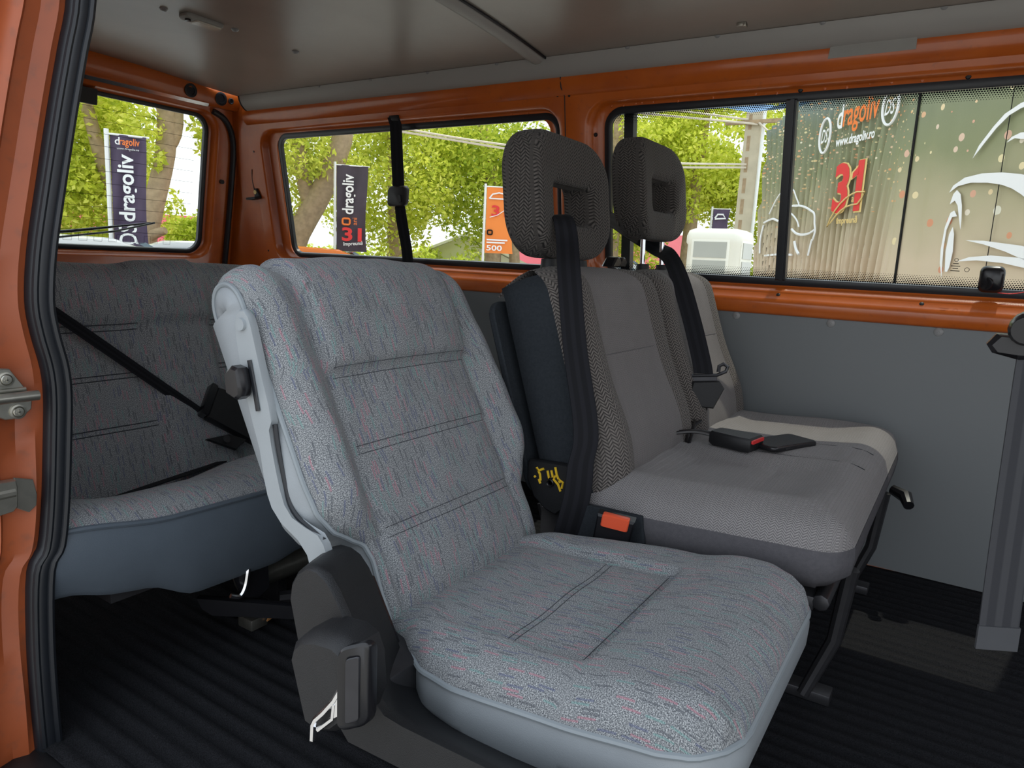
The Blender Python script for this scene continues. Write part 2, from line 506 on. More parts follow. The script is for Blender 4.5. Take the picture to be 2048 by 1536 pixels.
def arcuv(P, u0=0.0, v0=0.0, mid=None):
    """UVs in metres measured along the surface: u from the middle column, v up the middle column"""
    nv, nu = len(P), len(P[0]); mid = nu // 2 if mid is None else mid
    V = [v0]
    for j in range(1, nv): V.append(V[-1] + (P[j][mid] - P[j - 1][mid]).length)
    UV = []
    for j in range(nv):
        r = [0.0] * nu
        for i in range(mid + 1, nu): r[i] = r[i - 1] + (P[j][i] - P[j][i - 1]).length
        for i in range(mid - 1, -1, -1): r[i] = r[i + 1] - (P[j][i] - P[j][i + 1]).length
        UV.append([(u0 + x, V[j]) for x in r])
    return UV
def spread(s, k=0.75): return s * (1 - k) + (0.5 - 0.5 * math.cos(math.pi * s)) * k

def dup(o, loc, parent=None):
    c = o.copy(); col.objects.link(c); c.parent = parent
    c.location = Vector(loc) - (parent_loc(parent) if parent else Vector((0, 0, 0)))
    return c

def interp(tab, x):
    if x <= tab[0][0]: return tab[0][1]
    for (a, b), (c, d) in zip(tab, tab[1:]):
        if x <= c:
            k = (x - a) / (c - a); k = k * k * (3 - 2 * k) * 0.5 + k * 0.5
            return b + (d - b) * k
    return tab[-1][1]
def sm(a, b, x):
    if a == b: return 1.0 if x >= a else 0.0
    k = min(1, max(0, (x - a) / (b - a))); return k * k * (3 - 2 * k)
def catmull(pts, n=6):
    P = [Vector(p) for p in pts]; out = []
    for i in range(len(P) - 1):
        p0 = P[max(0, i - 1)]; p1 = P[i]; p2 = P[i + 1]; p3 = P[min(len(P) - 1, i + 2)]
        for k in range(n):
            t = k / n
            out.append(0.5 * ((2 * p1) + (p2 - p0) * t + (2 * p0 - 5 * p1 + 4 * p2 - p3) * t * t + (3 * p1 - p0 - 3 * p2 + p3) * t ** 3))
    out.append(P[-1]); return out
def rrect(x0, x1, y0, y1, r, n=6):
    out = []
    for cx, cy, a0 in ((x1 - r, y1 - r, 0), (x0 + r, y1 - r, 90), (x0 + r, y0 + r, 180), (x1 - r, y0 + r, 270)):
        for k in range(n + 1):
            a = math.radians(a0 + 90 * k / n); out.append((cx + r * math.cos(a), cy + r * math.sin(a)))
    return out
def outer_of(x0, x1, y0, y1, X0, X1, Y0, Y1, r, n=6):
    """points on the rectangle X.. matching rrect() of x.. one to one"""
    out = []
    for ci, (sx, sy) in enumerate(((1, 1), (-1, 1), (-1, -1), (1, -1))):
        ex = X1 if sx > 0 else X0; ey = Y1 if sy > 0 else Y0
        ax = x1 - r if sx > 0 else x0 + r; ay = y1 - r if sy > 0 else y0 + r
        for k in range(n + 1):
            t = k / n
            first_x = ci in (0, 2)      # starts on the x side for corners 0 and 2
            tt = t if first_x else 1 - t
            if tt <= 0.5: p = (ex, ay + (ey - ay) * tt * 2)
            else: p = (ex + (ax - ex) * (tt - 0.5) * 2, ey)
            out.append(p)
    return out

# ================================================================== the van body (setting)
def WL(x, h, d=0.0): return Vector((x, 0.81 - h * 0.1676 + d * 0.986, 0.70 + h * 0.986 + d * 0.1676))
def WRt(x, h, d=0.0): p = WL(x, h, d); return Vector((p.x, -p.y, p.z))
def TR(y, h, d=0.0): return Vector((-2.78 + h * 0.1483 - d * 0.989, y, 0.70 + h * 0.989 + d * 0.148))

# floor: ribbed carpet, ribs run fore and aft
mb = MB()
ys = []
y = -0.83; PIT = 0.034
prof = [(0.0, 0.0), (0.22, 0.0), (0.34, 0.0045), (0.66, 0.0045), (0.78, 0.0)]
while y < 0.80:
    for fr, zz in prof: ys.append((y + fr * PIT, zz))
    y += PIT
ys.append((0.81, 0.0))
xs = [-2.80 + 4.30 * i / 40 for i in range(41)]
def fz(yv, zz, xv):
    k = 0.75 + 0.45 * math.sin(xv * 9 + yv * 13) * math.sin(yv * 31 + 1.3)
    return (zz - 0.0045) * k
mb.grid([[Vector((xv, yv + 0.004 * math.sin(xv * 5 + yv * 7), fz(yv, zz, xv))) for xv in xs] for yv, zz in ys])
floor = mb.build('floor', 'black_carpet', ang=60)
tag(floor, 'black ribbed carpet floor of the van', 'floor', kind='structure')

# left wall with two window openings
mb = MB()
LOOPS = [(0.0, 0.0), (0.006, 0.003), (0.011, 0.010), (0.014, 0.030), (0.020, 0.036), (0.060, 0.038)]
W1 = dict(cell=(-2.80, -1.119, -0.05, 0.70), op=(-2.56, -1.135, 0.012, 0.557), r=0.075)
W2 = dict(cell=(-1.119, 0.42, -0.05, 0.70), op=(-1.055, 0.34, 0.010, 0.560), r=0.075)
for W in (W1, W2):
    X0, X1, Y0, Y1 = W['cell']; x0, x1, y0, y1 = W['op']; r = W['r']
    lp = [[WL(*p) for p in outer_of(x0, x1, y0, y1, X0, X1, Y0, Y1, r)]]
    for ins, dep in LOOPS:
        lp.append([WL(p[0], p[1], dep) for p in rrect(x0 + ins, x1 - ins, y0 + ins, y1 - ins, max(0.03, r - ins * 0.6))])
    lp.append([WL(p[0], p[1], 0.05) for p in rrect(x0 + 0.06, x1 - 0.06, y0 + 0.06 * 0.45, y1 - 0.038, 0.045)])
    lp[-2] = [WL(p[0], p[1], 0.038) for p in rrect(x0 + 0.06, x1 - 0.06, y0 + 0.06 * 0.45, y1 - 0.038, 0.045)]
    mb.loft(lp, False, False)
mb.grid([[WL(0.42, -0.05), WL(1.5, -0.05)], [WL(0.42, 0.70), WL(1.5, 0.70)]])
mb.grid([[(-2.80, 0.812, -0.05), (1.5, 0.812, -0.05)], [(-2.80, 0.818, 0.65), (1.5, 0.818, 0.65)]])
wall_left = mb.build('wall_left', 'orange_paint', ang=50)
tag(wall_left, 'orange painted steel side wall of the van with two window openings', 'wall', kind='structure')
# sill ridge pressed into the wall under the windows
mb = MB()
pr = [(0.014, 0.0), (0.008, -0.006), (0.002, -0.016), (-0.004, -0.024), (-0.012, -0.027), (-0.036, -0.027), (-0.043, -0.022), (-0.046, 0.0)]
mb.grid([[WL(xx, hh, dd) for hh, dd in pr] for xx in [-2.62 + 0.1 * i for i in range(41)]])
mb.build('sill_ridge', 'orange_paint', wall_left, ang=50)
# header swage above the windows
mb = MB()
pr = [(0.575, 0.0), (0.585, -0.010), (0.600, -0.016), (0.618, -0.018), (0.632, -0.014), (0.645, 0.0)]
mb.grid([[WL(xx, hh, dd) for hh, dd in pr] for xx in [-2.62 + 0.1 * i for i in range(41)]])
mb.build('header_swage', 'orange_paint', wall_left, ang=50)
# pillar seam between the two window panels
mb = MB()
mb.tube([WL(-1.121, h, 0.001) for h in (0.02, 0.2, 0.4, 0.575)] + [WL(-1.124, 0.60, -0.017), WL(-1.126, 0.63, -0.015)], 0.0022, 6)
mb.build('panel_seam', 'rubber', wall_left)
# black plugs pressed into the flange round the middle window
mb = MB(); mb.lathe([(0.0065, 0.0), (0.0065, 0.003), (0.0045, 0.006), (0.0, 0.007)], (0, 0, 0), (0, -0.986, -0.1676), 12)
plug0 = mb.build('plug', 'black_plastic', wall_left)
for i, (x, h, dd) in enumerate([(-0.815, 0.538, 0.036), (-0.445, 0.541, 0.036), (-0.075, 0.541, 0.036), (-0.455, 0.0085, -0.003), (-0.105, 0.0085, -0.003), (-1.035, 0.46, 0.034), (-1.035, 0.10, 0.034)]):
    if i == 0: plug0.location = WL(x, h, dd)
    else: dup(plug0, WL(x, h, dd), wall_left)
# small glossy adhesive beads along the upper flanges
mb = MB()
for xx in [-0.98, -0.945, -0.905, -0.88, -0.845, -0.77, -0.715, -0.67, -0.62, -0.56, -0.51, -0.39, -0.33, -0.28, -0.23, -0.17, -1.70, -1.66, -1.62, -1.57, -1.53, -1.50, -1.45, -1.39, -1.34, -1.28]:
    mb.lathe([(0.0042, 0.0), (0.0035, 0.0018), (0.0, 0.0026)], WL(xx + rnd.uniform(-.006, .006), 0.541 + rnd.uniform(-.004, .004), 0.036), (0, -0.986, -0.1676), 8)
b = mb.build('adhesive_beads', 'orange_paint', wall_left); b['kind'] = 'stuff'
# holes and rubber grommets of the rear corner post
def disc(name, mat, parent, c, ax, r, t=0.004, ring=0.0):
    m = MB()
    if ring: m.lathe([(r, 0.0), (r, t), (r * 0.8, t * 1.4), (r * 0.62, t), (r * 0.55, -0.001), (0.0, -0.001)], c, ax, 18)
    else: m.lathe([(r, 0.0), (r * 0.92, t), (0.0, t)], c, ax, 18)
    return m.build(name, mat, parent)
disc('grommet', 'rubber', wall_left, WL(-2.70, 0.078, -0.002), (0, -1, -.17), 0.017, 0.004, 1)
for (x, h) in [(-2.60, 0.06), (-2.60, 0.47), (-2.68, 0.33), (-1.105, 0.575), (-1.145, 0.578)]:
    disc('screw_hole', 'rubber', wall_left, WL(x, h, -0.001), (0, -1, -.17), 0.004, 0.001)
mb = MB(); mb.prism([(0, 0), (0.19, 0.002), (0.19, 0.030), (0.004, 0.026)], lambda a, b_, w: WL(-0.375 + a, 0.604 + b_, -0.019 + w), 0, -0.001)
tp = mb.build('tape_strip', 'tape_grey', wall_left); tp['label'] = 'strip of grey adhesive tape'

# grey lower panel of the left wall
mb = MB()
mb.prism(rrect(-2.5, 1.45, 0.0, 0.662, 0.01, 2), lambda a, b_, w: Vector((a, 0.806 - w, b_)), 0, 0.006)
panel = mb.build('trim_1', 'grey_panel', smooth=False)
tag(panel, 'flat grey panel covering the lower left wall', 'panel', kind='structure')
for i, x in enumerate((-0.563, -0.310, -0.059, 0.21, 0.47)):
    m = MB(); m.lathe([(0.011, 0.0), (0.0105, 0.0015), (0.007, 0.0035), (0.0025, 0.0042), (0.002, 0.002), (0, 0.002)], (x, 0.7995, 0.643), (0, -1, 0), 16)
    m.build('screw', 'screw_grey', panel)

# ceiling: two board panels and a bow between
def CZ(y): return 1.405 - 0.042 * (abs(y) / 0.70) ** 2
ceil = thing('ceiling', (0, 0, 1.40), 'grey brown hardboard ceiling lining of the van', 'ceiling', kind='structure')
for x0, x1 in ((-2.69, -1.185), (-1.185, 1.5)):
    mb = MB(); yy = [-0.72 + 1.43 * i / 30 for i in range(31)]
    def xe(x, y): return x + (0.10 * (abs(y) / 0.7) ** 2.2 if x < -2.6 else 0.0)
    mb.grid([[Vector((xe(x0, v) + (x1 - xe(x0, v)) * k / 12, v, CZ(v))) for k in range(13)] for v in yy])
    mb.build('ceiling_panel', 'ceiling_board', ceil, ang=60)
mb = MB()
mb.grid([[Vector((-1.19 + 0.026 * math.cos(a), v, CZ(v) + 0.002 - 0.020 * math.sin(a))) for a in [math.pi * k / 8 for k in range(9)]] for v in [-0.70 + 1.40 * i / 30 for i in range(31)]])
mb.build('roof_bow_cover', 'cove_trim', ceil, ang=60)
mb = MB()
mb.tube([Vector((-1.160, v, CZ(v) - 0.003)) for v in [-0.70 + 1.38 * i / 24 for i in range(25)]], 0.004, 6)
mb.build('bow_edge', 'rubber', ceil)
for (x, y) in [(-1.972, -0.044), (-1.937, 0.158), (-1.922, 0.371), (-2.588, 0.672), (-2.404, 0.668), (-2.124, 0.66), (-1.867, 0.66), (-1.61, 0.66), (-1.335, 0.66), (-0.896, 0.66), (-0.644, 0.66), (-0.389, 0.66), (-0.137, 0.66)]:
    m = MB(); z = CZ(y); m.lathe([(0.011, 0.0), (0.011, -0.002), (0.008, -0.006), (0.003, -0.008), (0.0, -0.008)], (x, y, z), (0, 0, 1), 14)
    m.build('screw', 'screw_grey', ceil)
m = MB(); m.box((-0.568, 0.60, CZ(.6) - .004), (.012, .004, .004)); m.box((-0.560, 0.603, CZ(.6) - .006), (.004, .008, .004))
m.build('wire_clip', 'zinc', ceil, bevel=.001)

# cove trim between ceiling and left wall
mb = MB()
pr = [(0.652, CZ(.652) - .001), (0.655, 1.352), (0.664, 1.335), (0.678, 1.322), (0.694, 1.3145), (0.7065, 1.312), (0.708, 1.318), (0.705, 1.37)]
mb.grid([[Vector((xx, a, b_)) for a, b_ in pr] for xx in [-2.585 + 0.1 * i for i in range(42)]])
cove = mb.build('trim_2', 'cove_trim', ang=50)
tag(cove, 'pale grey cove strip running along the edge of the ceiling', 'trim', kind='structure')
mb = MB()
mb.prism([(p[0], p[1]) for p in pr], lambda a, b_, w: Vector((w, a, b_)), -2.588, -2.596, 0.002)
mb.build('open_end', 'rubber', cove)

# rear wall: tailgate with its window
mb = MB()
cell = (-0.74, 0.735, -0.70, 0.72); op = (-0.635, 0.645, 0.010, 0.612); r = 0.08
lp = [[TR(*p) for p in outer_of(*op, *cell, r)]]
for ins, dep in [(0, 0), (0.006, 0.004), (0.012, 0.012), (0.018, 0.03), (0.03, 0.036), (0.045, 0.038)]:
    lp.append([TR(p[0], p[1], dep) for p in rrect(op[0] + ins, op[1] - ins, op[2] + ins * 0.6, op[3] - ins * 0.6, r - ins * 0.5)])
mb.loft(lp, False, False)
wall_rear = mb.build('wall_rear', 'orange_paint', ang=50)
tag(wall_rear, 'orange painted tailgate closing the rear of the van', 'wall', kind='structure')
mb = MB()   # rolled header rail under the roof edge
pr = [(0.735, 0.03), (0.72, -0.03), (0.69, -0.045), (0.645, -0.040), (0.630, -0.028), (0.628, 0.0)]
mb.grid([[TR(v, hh - 0.035 * (abs(v) / 0.74) ** 3 * 0, dd) for hh, dd in pr] for v in [-0.74 + 1.48 * i / 20 for i in range(21)]])
mb.build('header_rail', 'orange_paint', wall_rear, ang=40)
mb = MB(); mb.prism([(0.624, -0.034), (0.636, -0.040), (0.640, -0.030), (0.628, -0.022)], lambda p, q_, w: TR(w, p, q_), -0.55, 0.56, 0.002)
mb.build('header_glint_strip', 'chrome', wall_rear, smooth=False)  # added chrome strip imitating the lit line along the header edge
for (v, h, r) in [(0.473, 0.668, 0.026), (0.606, 0.664, 0.026), (0.652, 0.664, 0.012)]:
    o = disc('air_hole', 'rubber', wall_rear, TR(v, h, -0.0445), (1, 0, -.1), r, 0.003, 1)
mb = MB()   # corner posts closing the body beside the tailgate
for sgn in (1, -1):
    mb.grid([[TR(sgn * 0.735, hh, 0.01), TR(sgn * 0.735, hh, -0.02), Vector((-2.70, sgn * (0.79 - 0.16 * max(0, hh)), 0.70 + hh)), Vector((-2.60, sgn * (0.812 - 0.168 * max(0, hh)), 0.70 + hh))] for hh in [-0.7, -0.35, 0.0, 0.2, 0.4, 0.55, 0.66]])
posts = mb.build('corner_posts', 'orange_paint', wall_rear, ang=40)
mb = MB(); mb.tube(catmull([TR(0.69, -0.3, -0.012), TR(0.70, 0.0, -0.014), TR(0.705, 0.3, -0.014), TR(0.70, 0.5, -0.012), TR(0.66, 0.585, -0.010), TR(0.60, 0.612, -0.008)], 6), 0.012, 10)
mb.build('tailgate_seal', 'rubber', wall_rear)
mb = MB(); mb.tube([TR(0.663, 0.34, 0.0), TR(0.663, 0.34, -0.012)], 0.009, 10); mb.build('buffer', 'rubber', wall_rear)

# right wall behind the sliding door opening: quarter panel, pillar face, header and sill
wr_root = thing('wall_right', (-1.2, -0.8, 0), 'orange door pillar and quarter panel beside the sliding door opening', 'wall', kind='structure')
mb = MB()
cell = (-2.80, -1.16, -0.05, 0.70); op = (-2.56, -1.26, 0.012, 0.557)
lp = [[WRt(*p) for p in outer_of(*op, *cell, 0.075)]]
for ins, dep in LOOPS: lp.append([WRt(p[0], p[1], dep) for p in rrect(op[0] + ins, op[1] - ins, op[2] + ins, op[3] - ins, 0.05)])
mb.loft(lp, False, False)
mb.grid([[(-2.80, -0.80, -0.05), (-1.16, -0.80, -0.05)], [(-2.80, -0.815, 0.65), (-1.16, -0.815, 0.65)]])
mb.grid([[WRt(-1.2, 0.60), WRt(1.5, 0.60)], [WRt(-1.2, 0.70), WRt(1.5, 0.70)]])
mb.build('quarter_panel', 'orange_paint', wr_root, ang=50)
SEAL = [(-0.700, 1.36), (-0.695, 1.25), (-0.704, 1.105), (-0.7205, 1.027), (-0.738, 0.947), (-0.761, 0.833), (-0.7765, 0.75), (-0.7835, 0.682), (-0.7795, 0.637), (-0.7695, 0.585), (-0.7675, 0.541), (-0.7715, 0.478), (-0.7795, 0.382), (-0.7895, 0.313), (-0.806, 0.279), (-0.813, 0.173), (-0.8135, 0.068), (-0.8115, -0.023), (-0.81, -0.09)]
sp = catmull([Vector((-1.12, a, b_)) for a, b_ in SEAL], 4)
mb = MB(); mb.tube(sp, 0.0185, 12, up=(1, 0, 0)); seal = mb.build('door_seal', 'rubber', wr_root, ang=60)
seal['label'] = 'black rubber door seal'
mb = MB(); mb.tube([p + Vector((0.016, 0.009, 0)) for p in sp], 0.0055, 8, up=(1, 0, 0)); mb.build('seal_lip', 'rubber', seal)
mb = MB(); mb.tube([p + Vector((0.013, -0.010, 0)) for p in sp], 0.0050, 8, up=(1, 0, 0)); mb.build('seal_lip', 'rubber', seal)
mb = MB()
def jamb(p):
    y, z = p.y, p.z
    w = 0.055 + 0.01 * sm(0.9, 0.5, z) - 0.012 * sm(0.5, 0.3, z)
    bulge = 0.004 * math.sin(z * 21) * sm(0.75, 0.6, z)
    return [Vector((-1.16, y + 0.03, z)), Vector((-1.125, y + 0.01, z)), Vector((-1.122, y - 0.018, z)), Vector((-1.116 + bulge, y - 0.020 - w * 0.15, z)), Vector((-1.124 + bulge, y - 0.02 - w * 0.5, z)), Vector((-1.120, y - 0.02 - w * 0.86, z)), Vector((-1.112, y - 0.02 - w * 0.96, z)), Vector((-1.118, y - 0.02 - w * 1.06, z)), Vector((-1.150, y - 0.02 - w * 1.20, z)), Vector((-1.152, y - 0.02 - w * 1.55, z)), Vector((-1.142, y - 0.02 - w * 1.8, z)), Vector((-1.16, y - 0.02 - w * 1.95, z)), Vector((-1.60, y - 0.02 - w * 2.0, z)), Vector((-2.78, y + 0.0 - w * 1.2, z))]
mb.grid([jamb(p) for p in sp])
mb.build('pillar_face', 'dimmed_orange_paint', wr_root, ang=32)
mb = MB(); mb.box((0.2, -0.83, -0.02), (1.4, 0.06, 0.012)); mb.build('door_sill', 'black_plastic', wr_root, bevel=.004)
# striker of the sliding door and its guide bracket
st = MB(); plate = [(-0.864, 0.572), (-0.845, 0.590), (-0.832, 0.588), (-0.812, 0.556), (-0.806, 0.545), (-0.808, 0.528), (-0.822, 0.516), (-0.842, 0.517), (-0.866, 0.532)]
st.prism(plate, lambda a, b_, w: Vector((-1.112 + w, a, b_)), 0, 0.006, 0.0015)
striker = st.build('door_striker', 'zinc', wr_root, ang=30)
m = MB(); m.tube([(-1.098, -0.87, 0.549), (-1.098, -0.802, 0.5485)], 0.0075, 12); m.tube([(-1.104, -0.87, 0.5585), (-1.104, -0.815, 0.5585)], 0.003, 8); m.build('striker_bar', 'zinc', striker)
for (a, b_) in ((-0.838, 0.574), (-0.826, 0.527)):
    m = MB(); m.lathe([(0.0105, 0.0), (0.0105, 0.003), (0.008, 0.0035), (0.0078, 0.002), (0.006, 0.005), (0.0, 0.0055)], (-1.1065, a, b_), (1, 0, 0), 16)
    m.box((-1.1005, a, b_), (.0012, .0035, .0008)); m.box((-1.1005, a, b_), (.0012, .0008, .0035))
    m.build('screw', 'zinc', striker)
m = MB(); m.prism([(-0.89, 0.432), (-0.836, 0.430), (-0.834, 0.418), (-0.836, 0.390), (-0.842, 0.384), (-0.89, 0.380)], lambda a, b_, w: Vector((-1.115 + w, a, b_)), 0, 0.014, 0.002)
guide = m.build('door_guide', 'zinc', wr_root)
m = MB(); m.prism([(-0.836, 0.432), (-0.812, 0.424), (-0.808, 0.400), (-0.810, 0.384), (-0.820, 0.376), (-0.838, 0.388)], lambda a, b_, w: Vector((-1.112 + w, a, b_)), 0, 0.005, 0.001)
m.build('guide_plate', 'zinc', guide)
m = MB(); m.tube([(-1.106, -0.89, 0.412), (-1.106, -0.838, 0.412)], 0.008, 10); m.tube([(-1.106, -0.89, 0.393), (-1.106, -0.838, 0.393)], 0.005, 10); m.build('guide_rail', 'zinc', guide)

# lower front wall of the passenger space (dash side, behind the viewer's right shoulder)
mb = MB(); mb.box((1.5, 0, 0.35), (0.03, 0.82, 0.36)); mb.box((1.5, 0, 1.34), (0.03, 0.76, 0.07))
wf = mb.build('wall_front', 'black_plastic'); tag(wf, 'dark front bulkhead below the windscreen', 'wall', kind='structure')

# ------------------------------------------------------------------ windows
def window(n, mapf, x0, x1, y0, y1, r, depth, label):
    root = thing('window_%d' % n, mapf((x0 + x1) / 2, y0, depth), label, 'window', kind='structure')
    m = MB()
    lp = []
    for ins, dd in [(-0.014, depth + 0.004), (-0.012, depth - 0.006), (0.0, depth - 0.010), (0.009, depth - 0.007), (0.010, depth + 0.006), (-0.014, depth + 0.006)]:
        lp.append([mapf(p[0], p[1], dd) for p in rrect(x0 + ins, x1 - ins, y0 + ins, y1 - ins, r - ins)])
    m.loft(lp, False, False)
    m.build('window_seal', 'rubber', root, ang=60)
    m = MB()
    m.loft([[mapf(p[0], p[1], depth + dd) for p in rrect(x0 - .004, x1 + .004, y0 - .004, y1 + .004, r)] for dd in (0.0, 0.003)])
    m.build('pane', 'window_glass', root, smooth=False)
    return root
win1 = window(1, WL, -2.478, -1.165, 0.043, 0.522, 0.045, 0.042, 'rear side window behind the seat belt, trees outside')
win2 = window(2, WL, -0.993, 0.275, 0.040, 0.523, 0.045, 0.042, 'large middle side window with a sliding half and black divider')
win3 = window(3, TR, -0.60, 0.605, 0.035, 0.590, 0.06, 0.042, 'rear tailgate window with heating wires')
win4 = window(4, WRt, -2.49, -1.33, 0.043, 0.522, 0.045, 0.042, 'right rear side window behind the door pillar')
m = MB(); m.prism([(-0.474, 0.045), (-0.447, 0.045), (-0.450, 0.520), (-0.477, 0.520)], lambda a, b_, w: WL(a, b_, w), 0.026, 0.052, 0.003); m.build('divider', 'rubber', win2)
m = MB(); m.prism([(-0.462, 0.045), (-0.452, 0.045), (-0.455, 0.520), (-0.465, 0.520)], lambda a, b_, w: WL(a, b_, w), 0.020, 0.028, 0.001); m.build('divider_lip', 'rubber', win2)
m = MB(); m.prism([(-0.955, 0.05), (-0.925, 0.05), (-0.915, 0.515), (-0.945, 0.515)], lambda a, b_, w: WL(a, b_, w), 0.046, 0.075, 0.003); m.build('outer_rail', 'steel_dark', win2)
m = MB()
UVt = []
def strip(x0, x1, ya, yb):
    nn = 2
    P = [[WL(x0, ya, 0.0395), WL(x1, ya, 0.0395)], [WL(x0, yb, 0.0395), WL(x1, yb, 0.0395)]]
    m.grid(P, [[(x0, 0), (x1, 0)], [(x0, abs(yb - ya)), (x1, abs(yb - ya))]])
strip(-0.983, -0.478, 0.513, 0.485); strip(-0.446, 0.265, 0.513, 0.485); strip(-0.983, -0.476, 0.050, 0.078); strip(-0.446, 0.265, 0.050, 0.078)
m.build('dotted_border', 'frit_dots', win2, smooth=False)
# glass maker's stamp: small ring and lines
m = MB(); m.tube([WL(-0.045 + .004 * math.cos(a), 0.117 + .004 * math.sin(a), 0.0405) for a in [k * .5 for k in range(13)]], 0.0006, 4, closed=True)
m.tube([WL(-0.020 + .005 * math.cos(a), 0.094 + .005 * math.sin(a), 0.0405) for a in [k * .5 for k in range(13)]], 0.0006, 4, closed=True)
for k in range(4): m.box(WL(-0.045, 0.108 - k * .006, 0.0405), (0.006 + .004 * (k % 2), .0005, .0009))
m.build('glass_stamp', 'print_black', win2)
# window catch
m = MB(); m.prism(rrect(0.008, 0.060, 0.045, 0.108, 0.014, 4), lambda a, b_, w: WL(a, b_, w), 0.036, 0.006, 0.008)
latch = m.build('window_catch', 'black_smooth', win2, ang=50)
m = MB(); m.lathe([(0.017, 0.0), (0.016, 0.005), (0.012, 0.006), (0.0, 0.003)], WL(0.024, 0.068, 0.012), (-.5, -0.986, -0.1676), 18); m.build('thumb_dish', 'black_smooth', latch)
m = MB(); m.tube(catmull([WL(0.05, 0.045, 0.02), WL(0.075, 0.043, 0.025), WL(0.10, 0.047, 0.03), WL(0.14, 0.060, 0.03)], 5), 0.0012, 5); m.build('cable', 'print_red', latch)
# tailgate glass: heater wires and connector bar
m = MB()
for k in range(11): m.tube([TR(-0.56, 0.10 + k * 0.044, 0.0405), TR(0.56, 0.10 + k * 0.044, 0.0405)], 0.0006, 4)
pts = []
for k in range(10):
    x = -0.05 + k * 0.055
    pts += [TR(x, 0.088, .0405), TR(x, 0.060, .0405), TR(x + 0.030, 0.060, .0405), TR(x + 0.030, 0.088, .0405)]
m.tube(pts, 0.0007, 4)
hw = m.build('heater_wires', 'print_black', win3); hw['kind'] = 'stuff'
m = MB(); m.prism(rrect(0.02, 0.150, 0.545, 0.600, 0.004, 2), lambda a, b_, w: TR(a, b_, w), 0.0, 0.03, 0.003)
bl = m.build('brake_lamp_housing', 'black_plastic', win3)
# wiper outside on the tailgate
wp = thing('rear_wiper', TR(-0.02, 0.06, 0.07), 'thin black wiper arm lying across the rear window', 'wiper')
m = MB(); m.tube([TR(-0.15, 0.055, 0.075), TR(0.10, 0.088, 0.07), TR(0.40, 0.140, 0.058)], [0.008, 0.006, 0.003], 8); m.build('arm', 'black_smooth', wp)
m = MB(); m.tube([TR(0.05, 0.066, 0.052), TR(0.25, 0.098, 0.052), TR(0.412, 0.142, 0.052)], 0.004, 6); m.build('blade', 'rubber', wp)

# ------------------------------------------------------------------ ceiling lamp, hook
lamp = thing('dome_lamp', (-1.955, 0.06, CZ(.06) - .012), 'slim cream interior lamp screwed to the ceiling board', 'lamp')
m = MB(); m.prism(rrect(-0.024, 0.024, -0.060, 0.060, 0.012, 4), lambda a, b_, w: Vector((-1.955 + a, 0.06 + b_, CZ(.06) - w)), -0.002, 0.012, 0.004); m.build('housing', 'tape_grey', lamp)
m = MB(); m.prism(rrect(-0.017, 0.017, -0.025, 0.055, 0.006, 4), lambda a, b_, w: Vector((-1.955 + a, 0.06 + b_, CZ(.06) - w)), 0.010, 0.016, 0.002); m.build('lens', 'lamp_lens', lamp)
m = MB(); m.lathe([(0.008, 0.0), (0.008, 0.006), (0.0, 0.007)], (-1.955, 0.06 - 0.043, CZ(.06) - .011), (0, 0, -1), 12); m.build('switch', 'black_smooth', lamp)
hook = thing('coat_hook', WL(-2.615, 0.292), 'small black coat hook with brass screw on the orange corner post', 'hook')
m = MB(); m.prism([(-0.008, 0.030), (0.008, 0.030), (0.022, -0.004), (-0.010, -0.006)], lambda a, b_, w: WL(-2.615 + a, 0.292 + b_, w), 0.0, -0.012, 0.003); m.build('base', 'black_plastic', hook)
m = MB(); m.prism([(-0.040, -0.006), (0.020, -0.002), (0.024, -0.010), (0.0, -0.016), (-0.042, -0.014)], lambda a, b_, w: WL(-2.615 + a, 0.292 + b_, w), 0.0, -0.035, 0.003); m.build('tongue', 'black_plastic', hook)
disc('screw', 'print_gold', hook, WL(-2.615, 0.307, -0.011), (0, -1, -.17), 0.009, 0.004)
m = MB(); m.tube(catmull([WL(-2.625, 0.40, -.004), WL(-2.633, 0.36, -.004), WL(-2.628, 0.32, -.006)], 5), 0.0015, 5); m.build('cord', 'rubber', hook)

# ================================================================== single seat beside the door
def frame(P0, b, a=(0, 1, 0)):
    P0 = Vector(P0); a = Vector(a); b = Vector(b).normalized(); n = a.cross(b)
    return lambda u, v, w=0.0: P0 + a * u + b * v + n * w
def smootharr(a, k=1):
    return a
SB = frame((-0.612, -0.395, 0.25), (-0.268, 0, 0.502))      # w points forward/up out of the backrest
single = thing('folding_seat', (-0.45, -0.40, 0.0), 'single light grey fabric folding seat with pale vinyl sides beside the door opening', 'car seat')
SL = [(-0.03, -0.18), (0.0, -0.188), (0.056, -0.187), (0.105, -0.182), (0.13, -0.188), (0.148, -0.212), (0.165, -0.234), (0.195, -0.248), (0.24, -0.252), (0.5, -0.250), (0.54, -0.247), (0.576, -0.240)]
SR = [(-0.03, 0.17), (0.0, 0.185), (0.03, 0.203), (0.08, 0.208), (0.12, 0.208), (0.15, 0.226), (0.185, 0.246), (0.23, 0.252), (0.35, 0.250), (0.5, 0.243), (0.54, 0.232), (0.576, 0.222)]
